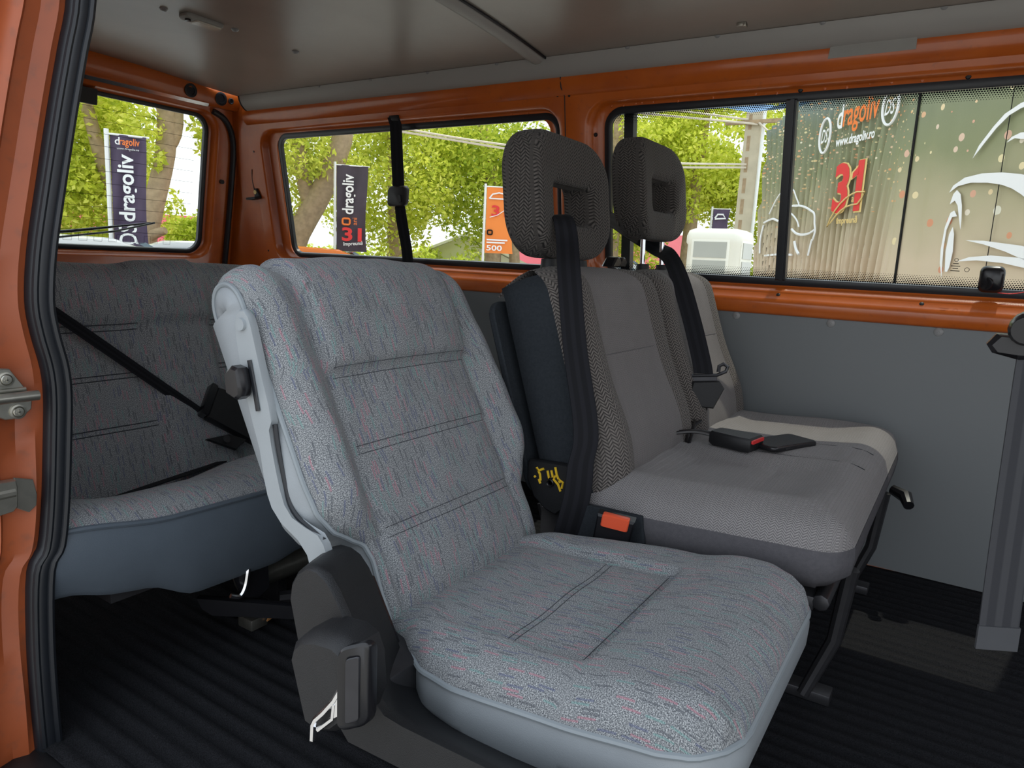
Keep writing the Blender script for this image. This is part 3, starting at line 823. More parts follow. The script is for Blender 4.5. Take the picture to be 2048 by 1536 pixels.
def sb_c(a, b):
    l, r = interp(SL, b), interp(SR, b)
    e = max(0.0, min(a - l, r - a))
    edge = math.sqrt(max(0, 1 - (1 - min(1, e / 0.045)) ** 2))
    amp = 0.048 - 0.014 * sm(0.30, 0.52, b) - 0.020 * sm(0.22, 0.12, b)
    bol = amp * edge
    s = min(abs(a + 0.165), abs(a - 0.163)) if True else 0
    inside = -0.165 < a < 0.163
    # side bolsters fall away to the seam
    t = sm(0.0, 0.050, (abs(a) - 0.164) if not inside else 0)
    side = 0.020 + (bol - 0.020) * (t if e > 0.03 else max(t, 0.0)) if e > 0.0 else 0.0
    if not inside:
        w = min(side if e > 0.045 else bol * (0.55 + 0.45 * t), bol)
    else:
        pan = 0.020 + 0.006 * math.cos(a / 0.164 * math.pi / 2)
        pil = 0.036 + 0.006 * math.cos(a / 0.164 * math.pi / 2)
        k = sm(0.374, 0.392, b)
        bulge = 0.010 * math.sin(math.pi * min(1, max(0, (b - 0.38) / 0.2)))
        w = pan * (1 - k) + (pil + bulge) * k
        for bs in (0.257, 0.134):                    # stitched bands press in a little
            w -= 0.003 * math.exp(-((b - bs) / 0.010) ** 2)
    # seam grooves
    g = min(abs(a + 0.165), abs(a - 0.163))
    w -= 0.006 * math.exp(-(g / 0.006) ** 2) * (1 - sm(0.40, 0.55, b))
    # bottom tuck and rounded top
    w *= 0.35 + 0.65 * sm(-0.03, 0.05, b)
    w *= 1 - 0.22 * sm(0.49, 0.56, b)
    w += 0.0018 * math.sin(a * 55 + b * 21) * math.sin(b * 47 + 1) * edge
    return w
NB, NA = 96, 96
CBZ, RC_, RBV = 0.500, 0.038, 0.045          # rolled top: centre height, depth radius, height radius
def sb_rows():
    out = [(0.0, -0.03 + (CBZ + 0.03) * j / 80, 1.0, 0.0, -0.03 + (CBZ + 0.03) * j / 80) for j in range(81)]
    for k in range(1, 19):
        th = math.pi * k / 18
        out.append((-RC_ + RC_ * math.cos(th), CBZ + RBV * math.sin(th), math.cos(th), math.sin(th), CBZ + 0.075 * k / 18))
    out.append((-2 * RC_, CBZ - 0.04, -1.0, 0.0, CBZ + 0.076))
    return out
P = []
for (c0, b0, nc, nb, bp) in sb_rows():
    l, r = interp(SL, bp), interp(SR, bp)
    row = []
    for i in range(NA + 1):
        a = l + (r - l) * spread(i / NA)
        w = sb_c(a, bp) * (1.0 if nc > 0 else 1.0 + 0.5 * nc)
        row.append(SB(a, b0 + nb * w, c0 + nc * w))
    P.append(row)
mb = MB(); mb.grid(P, arcuv(P))
sback = mb.build('backrest', 'seat_fabric', single, ang=80)
for tab, sgn in ((SL, -1), (SR, 1)):
    mb = MB()
    mb.tube([SB(interp(tab, bp) + sgn * 0.001, b0, c0) for (c0, b0, nc, nb, bp) in sb_rows()], 0.0042, 8, up=(0, 1, 0))
    mb.build('piping', 'piping', sback)
# vinyl side panels and back
for tab, sgn in ((SL, -1), (SR, 1)):
    mb = MB()
    rows = []
    for (c0, b0, nc, nb, bp) in sb_rows()[:-1]:
        e = interp(tab, bp)
        if nb == 0.0 and nc > 0: tc, tb = -(0.034 + 0.042 * sm(0.02, 0.16, bp)), b0
        else: tc, tb = -2 * RC_ + (c0 + 2 * RC_) * 0.0, min(b0, CBZ) - 0.0
        if nb != 0.0 or nc < 0: tc, tb = -RC_, CBZ
        row = []
        for k, bul in ((0, 0), (.15, .004), (.35, .009), (.6, .011), (.85, .007), (1.0, .002)):
            row.append(SB(e + sgn * bul, b0 + (tb - b0) * k, c0 + (tc - c0) * k))
        rows.append(row)
    mb.grid(rows)
    rows = []
    for j in range(31):
        b_ = -0.02 + (CBZ + 0.02) * j / 30; tc = -(0.034 + 0.042 * sm(0.02, 0.16, b_)); e = interp(tab, b_)
        rows.append([SB(e + sgn * .002, b_, tc), SB(e - sgn * 0.006, b_, tc - 0.005), SB(e - sgn * 0.05, b_, tc - 0.008), SB(0.0, b_, tc - 0.009)])
    mb.grid(rows)
    mb.build('vinyl_shell', 'vinyl_light', sback, ang=60)
# stitching
def stitch_line(mb_, pts, r=0.0005): mb_.tube(pts, r, 5)
mb = MB()
for b_ in (0.3845, 0.3705, 0.2655, 0.2535, 0.1415, 0.127):
    stitch_line(mb, [SB(a, b_, sb_c(a, b_) + 0.0004) for a in [-0.158 + 0.316 * k / 40 for k in range(41)]])
mb.build('stitching', 'stitch', sback)
# painted side arm with slot
def SY(y): return lambda p, q, w: Vector((p, y + w, q))
arm_poly = [(-0.8455, 0.668), (-0.8445, 0.655), (-0.842, 0.642), (-0.831, 0.589), (-0.813, 0.535), (-0.798, 0.495), (-0.788, 0.454), (-0.781, 0.432), (-0.772, 0.415), (-0.753, 0.398), (-0.718, 0.382), (-0.700, 0.366), (-0.690, 0.340), (-0.655, 0.36), (-0.668, 0.388), (-0.679, 0.399), (-0.705, 0.404), (-0.730, 0.411), (-0.745, 0.425), (-0.754, 0.445), (-0.762, 0.470), (-0.772, 0.505), (-0.777, 0.530), (-0.771, 0.542), (-0.777, 0.565), (-0.790, 0.600), (-0.803, 0.640), (-0.812, 0.668), (-0.818, 0.680), (-0.827, 0.687), (-0.836, 0.686), (-0.843, 0.679)]
m = MB(); m.prism(arm_poly, SY(-0.662), 0.0, 0.012, 0.003)
arm = m.build('side_arm', 'arm_paint', single, ang=45)
m = MB(); m.tube([(-0.813, -0.6635, 0.619), (-0.804, -0.6635, 0.585), (-0.796, -0.6635, 0.551)], 0.0042, 8, flat=0.5); m.build('slot', 'rubber', arm)
m = MB(); m.tube(catmull([(-0.772, -0.655, 0.535), (-0.765, -0.655, 0.500), (-0.752, -0.655, 0.455), (-0.742, -0.655, 0.428), (-0.725, -0.655, 0.412), (-0.70, -0.655, 0.402), (-0.676, -0.655, 0.394)], 5), 0.0035, 6); m.build('gap_edge', 'rubber', arm)
disc('rivet', 'arm_paint', arm, (-0.829, -0.662, 0.666), (0, -1, 0), 0.009, 0.004)
m = MB(); m.prism([(-0.840, 0.600), (-0.825, 0.612), (-0.812, 0.610), (-0.805, 0.585), (-0.806, 0.572), (-0.815, 0.566), (-0.836, 0.572)], SY(-0.664), 0.0, -0.022, 0.004)
m.build('recliner_knob', 'black_smooth', single, ang=40)

# cushion
CB = frame((-0.612, -0.395, 0.258), (0.47, 0, 0.028), (0, -1, 0))
def CBf(a, b_, w=0.0): return CB(-a, b_, w)
CL = [(-0.04, -0.195), (0.0, -0.2), (0.03, -0.208), (0.065, -0.232), (0.105, -0.254), (0.16, -0.264), (0.30, -0.258), (0.40, -0.246), (0.435, -0.234), (0.458, -0.212), (0.472, -0.18)]
CR = [(-0.04, 0.18), (0.0, 0.19), (0.07, 0.212), (0.20, 0.238), (0.34, 0.248), (0.41, 0.243), (0.440, 0.230), (0.460, 0.208), (0.474, 0.175)]
def cu_c(a, b_):
    l, r = interp(CL, b_), interp(CR, b_)
    e = max(0.0, min(a - l, r - a, 0.475 - b_))
    edge = math.sqrt(max(0, 1 - (1 - min(1, e / 0.055)) ** 2))
    w = 0.042 * edge
    pan = sm(-0.195, -0.175, a) * sm(0.135, 0.115, a) * sm(0.298, 0.284, b_)
    w -= 0.014 * pan
    g = min(abs(a + 0.185), abs(a - 0.125)) if b_ < 0.29 else 9
    if -0.185 < a < 0.125: g = min(g, abs(b_ - 0.291))
    w -= 0.007 * math.exp(-(g / 0.006) ** 2)
    if -0.185 < a < 0.125: w -= 0.0025 * math.exp(-((b_ - 0.180) / 0.010) ** 2)
    w += 0.010 * sm(0.29, 0.37, b_) * sm(0.475, 0.40, b_) * edge
    w += 0.0016 * math.sin(a * 40 + 2) * math.sin(b_ * 45) * edge
    w *= 0.6 + 0.4 * sm(-0.04, 0.06, b_)
    return w
P, U = [], []
for j in range(NB + 1):
    b_ = -0.04 + 0.512 * math.sin(math.pi / 2 * j / NB) ** 0.9
    l, r = interp(CL, b_), interp(CR, b_)
    row, ur = [], []
    for i in range(NA + 1):
        a = l + (r - l) * spread(i / NA)
        row.append(CBf(a, b_, cu_c(a, b_))); ur.append((a + 0.013, b_ + 1.01))
    P.append(row); U.append(ur)
P.append([CBf(U[-1][i][0] - 0.013, 0.4745, 0.0) for i in range(NA + 1)]); U.append([(u[0], u[1] + .004) for u in U[-1]])
mb = MB(); mb.grid(P, arcuv(P, 0.013, 1.01))
scush = mb.build('seat_cushion', 'seat_fabric', single, ang=70)
ring = [(interp(CL, -0.02 + 0.492 * k / 50), -0.02 + 0.492 * k / 50) for k in range(51)]
ring += [(-0.16 + 0.32 * k / 14, 0.4745) for k in range(15)]
ring += [(interp(CR, 0.472 - 0.492 * k / 50), 0.472 - 0.492 * k / 50) for k in range(51)]
mb = MB(); mb.tube([CBf(a, b_, -0.001) for a, b_ in ring], 0.0042, 8); mb.build('piping', 'piping', scush)
mb = MB()
rows = [[CBf(a, b_, -0.002), CBf(a * 1.006, b_ * 1.004 + .001, -0.018), CBf(a * 1.0, b_ * 1.0, -0.045), CBf(a * 0.97, b_ * 0.975, -0.066 + 0.006 * math.sin(b_ * 20)), CBf(a * 0.90, b_ * 0.94, -0.070)] for a, b_ in ring]
mb.grid(rows)
mb.build('vinyl_skirt', 'vinyl_light', scush, ang=60)
mb = MB()
for b_ in (0.176, 0.186, 0.281): stitch_line(mb, [CBf(a, b_, cu_c(a, b_) + 0.0004) for a in [-0.178 + 0.296 * k / 40 for k in range(41)]])
mb.build('stitching', 'stitch', scush)
# hinge cover with the moulded side rail
outer = [(-0.648, 0.355), (-0.645, 0.375), (-0.634, 0.393), (-0.618, 0.404), (-0.602, 0.405), (-0.586, 0.398), (-0.571, 0.383), (-0.556, 0.362), (-0.543, 0.340), (-0.531, 0.316), (-0.520, 0.294), (-0.507, 0.274), (-0.488, 0.260), (-0.46, 0.2575), (-0.404, 0.258), (-0.34, 0.259), (-0.20, 0.262), (-0.17, 0.245), (-0.17, 0.222), (-0.28, 0.212), (-0.43, 0.204), (-0.545, 0.200), (-0.628, 0.280)]
inner = [(-0.705, 0.345), (-0.703, 0.360), (-0.692, 0.371), (-0.676, 0.378), (-0.657, 0.379), (-0.640, 0.374), (-0.624, 0.360), (-0.612, 0.342), (-0.600, 0.320), (-0.582, 0.290), (-0.568, 0.266), (-0.550, 0.238), (-0.525, 0.215), (-0.50, 0.202), (-0.44, 0.197), (-0.38, 0.195), (-0.22, 0.20), (-0.19, 0.185), (-0.19, 0.165), (-0.30, 0.155), (-0.45, 0.15), (-0.565, 0.15), (-0.685, 0.24)]
cx, cz = -0.56, 0.30
def shrink(poly, k): return [(p[0] + (cx - p[0]) * k, p[1] + (cz - p[1]) * k) for p in poly]
def lerp2(A, B, t): return [(a[0] + (b_[0] - a[0]) * t, a[1] + (b_[1] - a[1]) * t) for a, b_ in zip(A, B)]
lp = [[Vector((p[0], -0.738, p[1])) for p in shrink(outer, 0.045)], [Vector((p[0], -0.735, p[1])) for p in shrink(outer, 0.018)], [Vector((p[0], -0.727, p[1])) for p in outer]]
for t, yy in ((0.35, -0.695), (0.7, -0.660), (1.0, -0.625)): lp.append([Vector((p[0], yy, p[1])) for p in lerp2(outer, inner, t)])
m = MB(); m.loft(lp); hinge = m.build('hinge_cover', 'black_plastic', single, ang=32)
disc('screw_cap', 'black_smooth', hinge, (-0.605, -0.655, 0.316), (0.88, 0, 0.47), 0.011, 0.006)
m = MB(); m.prism([(-0.635, 0.34), (-0.625, 0.345), (-0.575, 0.262), (-0.535, 0.205), (-0.545, 0.198)], lambda p, q, w: Vector((p, -0.626 + w, q)), 0, 0.012, 0.002); m.build('side_cap', 'black_smooth', hinge)
hs = [(-0.594, 0.322), (-0.589, 0.338), (-0.574, 0.352), (-0.552, 0.360), (-0.520, 0.364), (-0.503, 0.358), (-0.494, 0.340), (-0.490, 0.30), (-0.500, 0.272), (-0.522, 0.250), (-0.548, 0.240), (-0.568, 0.243)]
lp = [[Vector((p[0] * .0 + (p[0] + (-0.54 - p[0]) * k), y, (p[1] + (0.30 - p[1]) * k))) for p in hs] for k, y in ((0.0, -0.735), (0.0, -0.765), (0.05, -0.779), (0.17, -0.787))]
m = MB(); m.loft(lp); bh = m.build('buckle_housing', 'black_plastic', single, ang=35)
bh['label'] = 'scuffed black belt housing with a metal tongue'
tw = frame((-0.512, -0.790, 0.300), (0.18, -0.02, 0.98), (0.72, 0.65, -0.12))
m = MB(); m.prism(rrect(-0.014, 0.020, -0.045, 0.052, 0.010, 4), lambda a, b_, w: Vector((-0.496 + a * 0.80, -0.772 + a * 0.6 + w, 0.314 + b_ + a * 0.25)), 0.0, -0.014, 0.003); m.build('belt_tongue_grip', 'black_smooth', bh, ang=40)
m = MB(); m.prism(rrect(-0.004, 0.010, -0.035, 0.040, 0.003, 2), lambda a, b_, w: Vector((-0.494 + a * 0.8, -0.782 + a * 0.6 + w, 0.314 + b_ + a * 0.25)), -0.004, -0.007, 0.001); m.build('belt_slot', 'steel_dark', bh)
def tng(a, b_, w=0.0): return Vector((-0.511 + a * 0.86 - w * 0.3, -0.786 - a * -0.32 + w, 0.302 + b_ + a * 0.80))
m = MB()
m.tube([tng(0.004, 0.010), tng(-0.006, 0.0), tng(-0.020, -0.006), tng(-0.030, -0.008), tng(-0.033, -0.012), tng(-0.034, -0.030)], 0.0034, 6)
m.tube([tng(-0.027, -0.022), tng(-0.008, -0.020), tng(-0.006, -0.004)], 0.003, 6)
m.prism([(-0.008, -0.020), (-0.006, -0.001), (0.004, 0.012), (0.010, 0.0), (0.004, -0.022)], lambda a, b_, w: tng(a, b_, w), 0.0, -0.002)
m.build('metal_tongue', 'chrome', bh)
# base under the cushion
m = MB(); m.box((-0.40, -0.40, 0.165), (0.21, 0.20, 0.025)); m.box((-0.40, -0.22, 0.075), (0.19, 0.015, 0.075)); m.box((-0.40, -0.57, 0.075), (0.17, 0.015, 0.075)); m.box((-0.58, -0.64, 0.235), (0.05, 0.05, 0.03)); m.box((-0.55, -0.40, 0.012), (0.03, 0.22, 0.010)); m.box((-0.26, -0.40, 0.012), (0.03, 0.22, 0.010))
m.build('base_frame', 'steel_dark', single, bevel=.004)

# ================================================================== double seat at the far wall
double = thing('double_seat', (-0.4, 0.30, 0.0), 'brownish grey knitted double bench seat with two headrests by the far wall', 'car seat')
DB = frame((-0.54, -0.14, 0.335), (-0.13, 0, 0.40))
def backpad(name, a0, a1, mat_c, bolster_l, bolster_r, H=0.455, amp=0.05):
    NAA, NBB = 64, 64
    def lim(b_):
        tl = 0.05 * (1 - math.sqrt(max(0, 1 - max(0, (b_ - (H - 0.075)) / 0.075) ** 2)))
        bt = 0.02 * (1 - min(1, (b_ + 0.02) / 0.06)) ** 2
        return a0 + tl * 1.25 + bt, a1 - tl * 1.6 - bt
    def cc(a, b_):
        l, r = lim(b_)
        e = max(0, min(a - l, r - a))
        edge = math.sqrt(max(0, 1 - (1 - min(1, e / 0.06)) ** 2))
        w = amp * edge
        c = (a - (a0 + a1) / 2) / ((a1 - a0) / 2)
        w -= 0.012 * (1 - sm(0.45, 0.80, abs(c)))
        w -= 0.010 * max(0, (b_ - 0.36) / 0.1) ** 2 + 0.045 * max(0, (b_ - (H - 0.065)) / 0.065) ** 2.5
        w += 0.018 * math.exp(-((b_ - 0.10) / 0.09) ** 2) * edge
        w -= 0.0025 * math.exp(-((b_ - 0.262) / 0.006) ** 2) * (1 - sm(0.35, 0.5, abs(c)))
        w *= 0.5 + 0.5 * sm(-0.03, 0.04, b_)
        w += 0.0015 * math.sin(a * 37 + b_ * 11) * edge
        return w
    P, U = [], []
    for j in range(NBB + 1):
        b_ = -0.02 + (H + 0.02) * j / NBB
        l, r = lim(b_)
        row, ur = [], []
        for i in range(NAA + 1):
            a = l + (r - l) * spread(i / NAA)
            row.append(DB(a, b_, cc(a, b_))); ur.append((a, b_))
        P.append(row); U.append(ur)
    for k, (db, dc) in enumerate([(0.004, -0.015), (0.0, -0.04), (-0.012, -0.075), (-0.03, -0.10)]):
        row = [DB(U[NBB][i][0], H + db, cc(U[NBB][i][0], H) + dc) for i in range(NAA + 1)]
        P.append(row); U.append([(U[NBB][i][0], H + 0.02 * (k + 1)) for i in range(NAA + 1)])
    return P, arcuv(P, a0), lim, cc
for idx, (a0, a1) in enumerate(((0.022, 0.474), (0.478, 0.905))):
    P, U, lim, cc = backpad('b', a0, a1, None, True, True)
    # centre panel fine knit, bolsters coarse
    NAA = len(P[0]) - 1
    root_name = 'backrest'
    k0, k1 = int(NAA * 0.27), int(NAA * 0.73)
    mb = MB(); mb.grid([r[k0:k1 + 1] for r in P], [u[k0:k1 + 1] for u in U]); bk = mb.build(root_name, 'knit_fine', double, ang=70)
    bk['label'] = 'left half of the double backrest' if idx == 0 else 'right half of the double backrest beside the wall'
    for (p0, p1) in ((0, k0), (k1, NAA)):
        mb = MB(); mb.grid([r[p0:p1 + 1] for r in P], [u[p0:p1 + 1] for u in U]); mb.build('bolster', 'knit_coarse', bk, ang=70)
    mb = MB(); c_ = (a0 + a1) / 2
    stitch_line(mb, [DB(a, 0.262, cc(a, 0.262) + .0004) for a in [c_ - 0.14 + 0.26 * k / 20 for k in range(21)]]); mb.build('stitching', 'grey_cloth', bk)
    # side gussets and back
    mb = MB()
    sides = ((0, -1), (1, 1))
    for which, sgn in sides:
        rows = []
        for j in range(41):
            b_ = -0.02 + 0.46 * j / 40
            e = lim(b_)[which]; base = (-0.010 * max(0, (b_ - 0.36) / 0.1) ** 2 - 0.045 * max(0, (b_ - 0.39) / 0.065) ** 2.5)
            rows.append([DB(e, b_, base), DB(e + sgn * 0.006, b_, base - 0.02), DB(e + sgn * 0.012, b_ - .003, base * .8 - 0.055), DB(e + sgn * 0.006, b_ - .006, base * .6 - 0.095), DB(e - sgn * 0.02, b_ - .01, base * .5 - 0.112)])
        mb.grid(rows)
    rows = []
    for j in range(21):
        b_ = -0.02 + 0.445 * j / 20; l, r = lim(b_)
        rows.append([DB(l + 0.02 + (r - l - 0.04) * i / 8, b_, -0.112) for i in range(9)])
    mb.grid(rows)
    mb.build('side_gusset', 'charcoal_cloth', bk, ang=60)
# thin back board sticking out behind the left half
m = MB(); m.prism(rrect(0.0, 0.46, 0.03, 0.41, 0.03, 4), lambda a, b_, w: DB(a, b_, w), -0.116, -0.130, 0.003); m.build('back_board', 'charcoal_cloth', double)
mb = MB()
mb.tube([DB(0.476, -0.02 + 0.47 * k / 30, 0.012 + 0.012 * math.exp(-((k / 30 * .47 - 0.12) / 0.09) ** 2) - 0.05 * sm(0.38, 0.45, 0.47 * k / 30)) for k in range(31)], 0.0055, 6)
mb.build('centre_piping', 'black_smooth', double)
# hinge plate with yellow paint
hp = [(-0.672, 0.392), (-0.668, 0.398), (-0.60, 0.402), (-0.572, 0.402), (-0.568, 0.37), (-0.585, 0.318), (-0.605, 0.300), (-0.628, 0.306), (-0.655, 0.325), (-0.672, 0.36)]
m = MB(); m.prism(hp, lambda p, q, w: Vector((p, -0.133 + w, q)), 0.0, -0.016, 0.004); hpl = m.build('hinge_plate', 'black_plastic', double, ang=40)
disc('bolt', 'black_smooth', hpl, (-0.618, -0.149, 0.362), (0, -1, 0), 0.008, 0.004, 1)
m = MB()
def pm(a, b_): return Vector((-0.632 + a, -0.150, 0.372 + b_))
for seg in ([(-.018, .014), (-.010, .002), (-.008, -.010)], [(-.002, .014), (-.014, .008), (-.017, .012)], [(.006, .012), (.010, -.002), (.018, .002), (.014, .014)], [(.022, .022), (.026, .008), (.034, -.006)], [(.024, .006), (.020, -.002), (.030, -.010), (.036, -.022)], [(-.022, -.004), (-.019, -.006)], [(-.012, -.008), (-.008, -.016)], [(.030, .0), (.040, -.004), (.038, -.016)]):
    m.tube([pm(*p) for p in seg], 0.0024, 6, flat=1.0)
m.build('paint_marks', 'yellow_paint', hpl)
m = MB(); m.tube([(-0.60, -0.12, 0.292), (-0.545, -0.11, 0.292)], 0.011, 10); m.tube([(-0.66, -0.10, 0.30), (-0.58, -0.10, 0.06)], 0.012, 8); m.box((-0.60, -0.11, 0.17), (0.05, 0.012, 0.13)); m.build('hinge_bracket', 'steel_dark', double)
# headrests
def headrest(label, cx, cy, z0, hw, hh, hole, th, lean=0.12):
    zc = z0 + hh
    o_pts = rrect(-hw, hw, -hh, hh, 0.085, 8)
    i_pts = rrect(hole[0], hole[1], hole[2], hole[3], 0.022, 8)
    sec = []
    for k in range(17):
        ph = math.pi * (k / 16)
        sec.append((0.5 - 0.5 * math.copysign(abs(math.cos(ph)) ** 0.45, math.cos(ph)), 0.5 * abs(math.sin(ph)) ** 0.45))
    N = len(o_pts)
    loops, uvs = [], []
    def ptat(i, r, dpt):
        o_, n_ = o_pts[i % N], i_pts[i % N]
        p = (o_[0] + (n_[0] - o_[0]) * r, o_[1] + (n_[1] - o_[1]) * r)
        return Vector((cx + dpt - lean * p[1] + (0.02 * (1 - (p[0] / hw) ** 2)) * -1 * (dpt > 0), cy + p[0], zc + p[1]))
    prof = [(r, d * th) for r, d in sec] + [(r, -d * th) for r, d in sec[::-1][1:-1]]
    Lp = 0
    for k in range(N + 1):
        loops.append([ptat(k, r, dd) for r, dd in prof])
    # transpose to have profile along u
    M_ = len(prof)
    P = [[loops[i][k % M_] for i in range(N + 1)] for k in range(M_ + 1)]
    UV = [[(loops[i][k % M_].y * 1.0 + (0.9 * loops[i][k % M_].x if abs(prof[k % M_][1]) < th * .3 else 0), loops[i][k % M_].z) for i in range(N + 1)] for k in range(M_ + 1)]
    mb = MB(); mb.grid(P, UV)
    h = mb.build('headrest', 'knit_head', double, ang=60)
    h['label'] = label
    for dy in (-0.068, 0.068):
        m = MB(); m.tube([(cx + 0.015, cy + dy, z0 + 0.03), (cx + 0.022, cy + dy, 0.72)], 0.0065, 10); m.build('post', 'chrome', h)
        m = MB(); m.tube([(cx + 0.021, cy + dy, 0.776), (cx + 0.022, cy + dy, 0.745)], [0.016, 0.019], 12); m.build('post_sleeve', 'black_plastic', h)
    mb = MB(); mb.tube([ptat(i, 0.05, 0.030) + Vector((0, 0, 0)) for i in range(N)], 0.0018, 6, closed=True); mb.build('seam', 'grey_cloth', h)
    return h
headrest('left headrest with a belt hanging in front of its hole', -0.765, 0.085, 0.776, 0.160, 0.128, (-0.075, 0.095, -0.055, 0.025), 0.10)
headrest('right headrest raised on bare metal posts', -0.755, 0.560, 0.838, 0.156, 0.128, (-0.06, 0.09, -0.050, 0.030), 0.10)
# small adjuster tabs on top between the headrests
for (yy, xx) in ((0.255, -0.73), (0.31, -0.74)):
    m = MB(); m.prism([(-0.02, 0.0), (0.0, 0.022), (0.018, 0.024), (0.03, 0.012), (0.02, 0.0)], lambda p, q, w: Vector((xx + w, yy + p, 0.765 + q)), 0, 0.03, 0.004); m.build('release_tab', 'black_smooth', double)
# cushion
DC = frame((-0.54, -0.14, 0.330), (0.44, 0, 0.022), (0, -1, 0))
def DCf(a, b_, w=0.0): return DC(-a, b_, w)
A1 = 0.915
def dlim(b_):
    k = max(0, (b_ - 0.385) / 0.05); t = 0.05 * (1 - math.sqrt(max(0, 1 - min(1, k) ** 2)))
    kr = max(0, (b_ - 0.31) / 0.125); tr = 0.11 * (1 - math.sqrt(max(0, 1 - min(1, kr) ** 2)))
    return 0.0 + t + 0.02 * sm(0.12, 0.0, b_), A1 - tr
def dc_c(a, b_):
    l, r = dlim(b_)
    e = max(0, min(a - l, r - a, (0.438 - b_) * 1.2))
    edge = math.sqrt(max(0, 1 - (1 - min(1, e / 0.09)) ** 2))
    w = 0.058 * edge
    fr = sm(0.42, 0.27, b_)
    for c in (0.225, 0.70):
        k = sm(0.150, 0.085, abs(a - c))
        w -= 0.020 * k * fr * sm(0.0, 0.10, b_)
    w -= 0.004 * math.exp(-((a - 0.385) / 0.006) ** 2) * sm(0.44, 0.36, b_) + 0.004 * math.exp(-((a - 0.530) / 0.006) ** 2) * sm(0.44, 0.36, b_)
    w -= 0.003 * math.exp(-((b_ - 0.26) / 0.008) ** 2) * (sm(0.14, 0.10, abs(a - 0.225)))
    w += 0.0016 * math.sin(a * 31) * math.sin(b_ * 27 + 1) * edge
    return w
P, U = [], []
NAA, NBB = 110, 60
for j in range(NBB + 1):
    b_ = -0.05 + 0.488 * j / NBB
    l, r = dlim(b_)
    row, ur = [], []
    for i in range(NAA + 1):
        a = l + (r - l) * spread(i / NAA)
        row.append(DCf(a, b_, dc_c(a, b_))); ur.append((b_, a))
    P.append(row); U.append(ur)
UV_ = arcuv(P); U = [[(q_[1], q_[0]) for q_ in r_] for r_ in UV_]
k0 = int(NAA * 0.20)
mb = MB(); mb.grid([r[k0:] for r in P], [u[k0:] for u in U]); dcu = mb.build('seat_cushion', 'knit_cushion', double, ang=70)
mb = MB(); mb.grid([r[:k0 + 1] for r in P], [u[:k0 + 1] for u in U]); mb.build('cushion_border', 'knit_cushion', dcu, ang=70)
ring = [(dlim(-0.05 + 0.488 * k / 40)[0], -0.05 + 0.488 * k / 40) for k in range(41)]
l, r = dlim(0.438)
ring += [(l + (r - l) * k / 30, 0.4385) for k in range(31)]
ring += [(dlim(0.438 - 0.488 * k / 40)[1], 0.438 - 0.488 * k / 40) for k in range(41)]
mb = MB()
cxa, cxb = 0.46, 0.20
mb.grid([[DCf(a, b_, 0.0), DCf(a - 0.002 * (1 if a < .4 else -1), b_ + 0.001, -0.02), DCf(a + 0.004 * (1 if a < .4 else -1), b_ - .004, -0.048), DCf(a + 0.02 * (1 if a < .4 else -1), b_ - 0.022 * (b_ > .40), -0.068), DCf(a + (cxa - a) * 0.2, b_ + (cxb - b_) * 0.2, -0.072)] for a, b_ in ring])
mb.build('skirt', 'grey_cloth', dcu, ang=60)
m = MB(); m.prism([(-0.575, 0.333), (-0.435, 0.338), (-0.428, 0.30), (-0.425, 0.268), (-0.46, 0.262), (-0.56, 0.268)], lambda p, q, w: Vector((p, -0.146 + w, q)), 0, 0.012, 0.003); m.build('skirt_flap', 'charcoal_cloth', dcu)
for a_, bA, bB in ((0.385, 0.06, 0.41), (0.530, 0.06, 0.41)):
    mb = MB(); stitch_line(mb, [DCf(a_, bA + (bB - bA) * k / 30, dc_c(a_, bA + (bB - bA) * k / 30) + .0006) for k in range(31)], 0.0011); mb.build('stitching', 'charcoal_cloth', dcu)
# frame and legs
m = MB(); m.box((-0.34, 0.32, 0.245), (0.19, 0.42, 0.012)); m.tube([(-0.14, -0.10, 0.25), (-0.14, 0.74, 0.25)], 0.014, 8); m.tube([(-0.52, -0.10, 0.25), (-0.52, 0.74, 0.25)], 0.014, 8); m.build('seat_frame', 'steel_dark', double, bevel=.002)
for yy in (0.05, 0.60):
    m = MB(); m.tube([(-0.115, yy, 0.262), (-0.128, yy + .005, 0.12), (-0.165, yy - .02, 0.012)], [0.014, 0.013, 0.011], 10); m.build('leg', 'steel_dark', double)
    m = MB(); m.tube([(-0.50, yy, 0.25), (-0.46, yy, 0.005)], 0.014, 10); m.build('leg', 'steel_dark', double)
for yy in (0.05, 0.60):
    m = MB(); m.box((-0.36, yy, 0.012), (0.24, 0.02, 0.010)); m.build('floor_rail', 'steel_dark', double, bevel=.002)
m = MB(); m.tube([(-0.10, 0.62, 0.268), (-0.07, 0.60, 0.262), (-0.06, 0.57, 0.25)], [0.012, 0.016, 0.012], 10); m.build('release_grip', 'black_smooth', double)

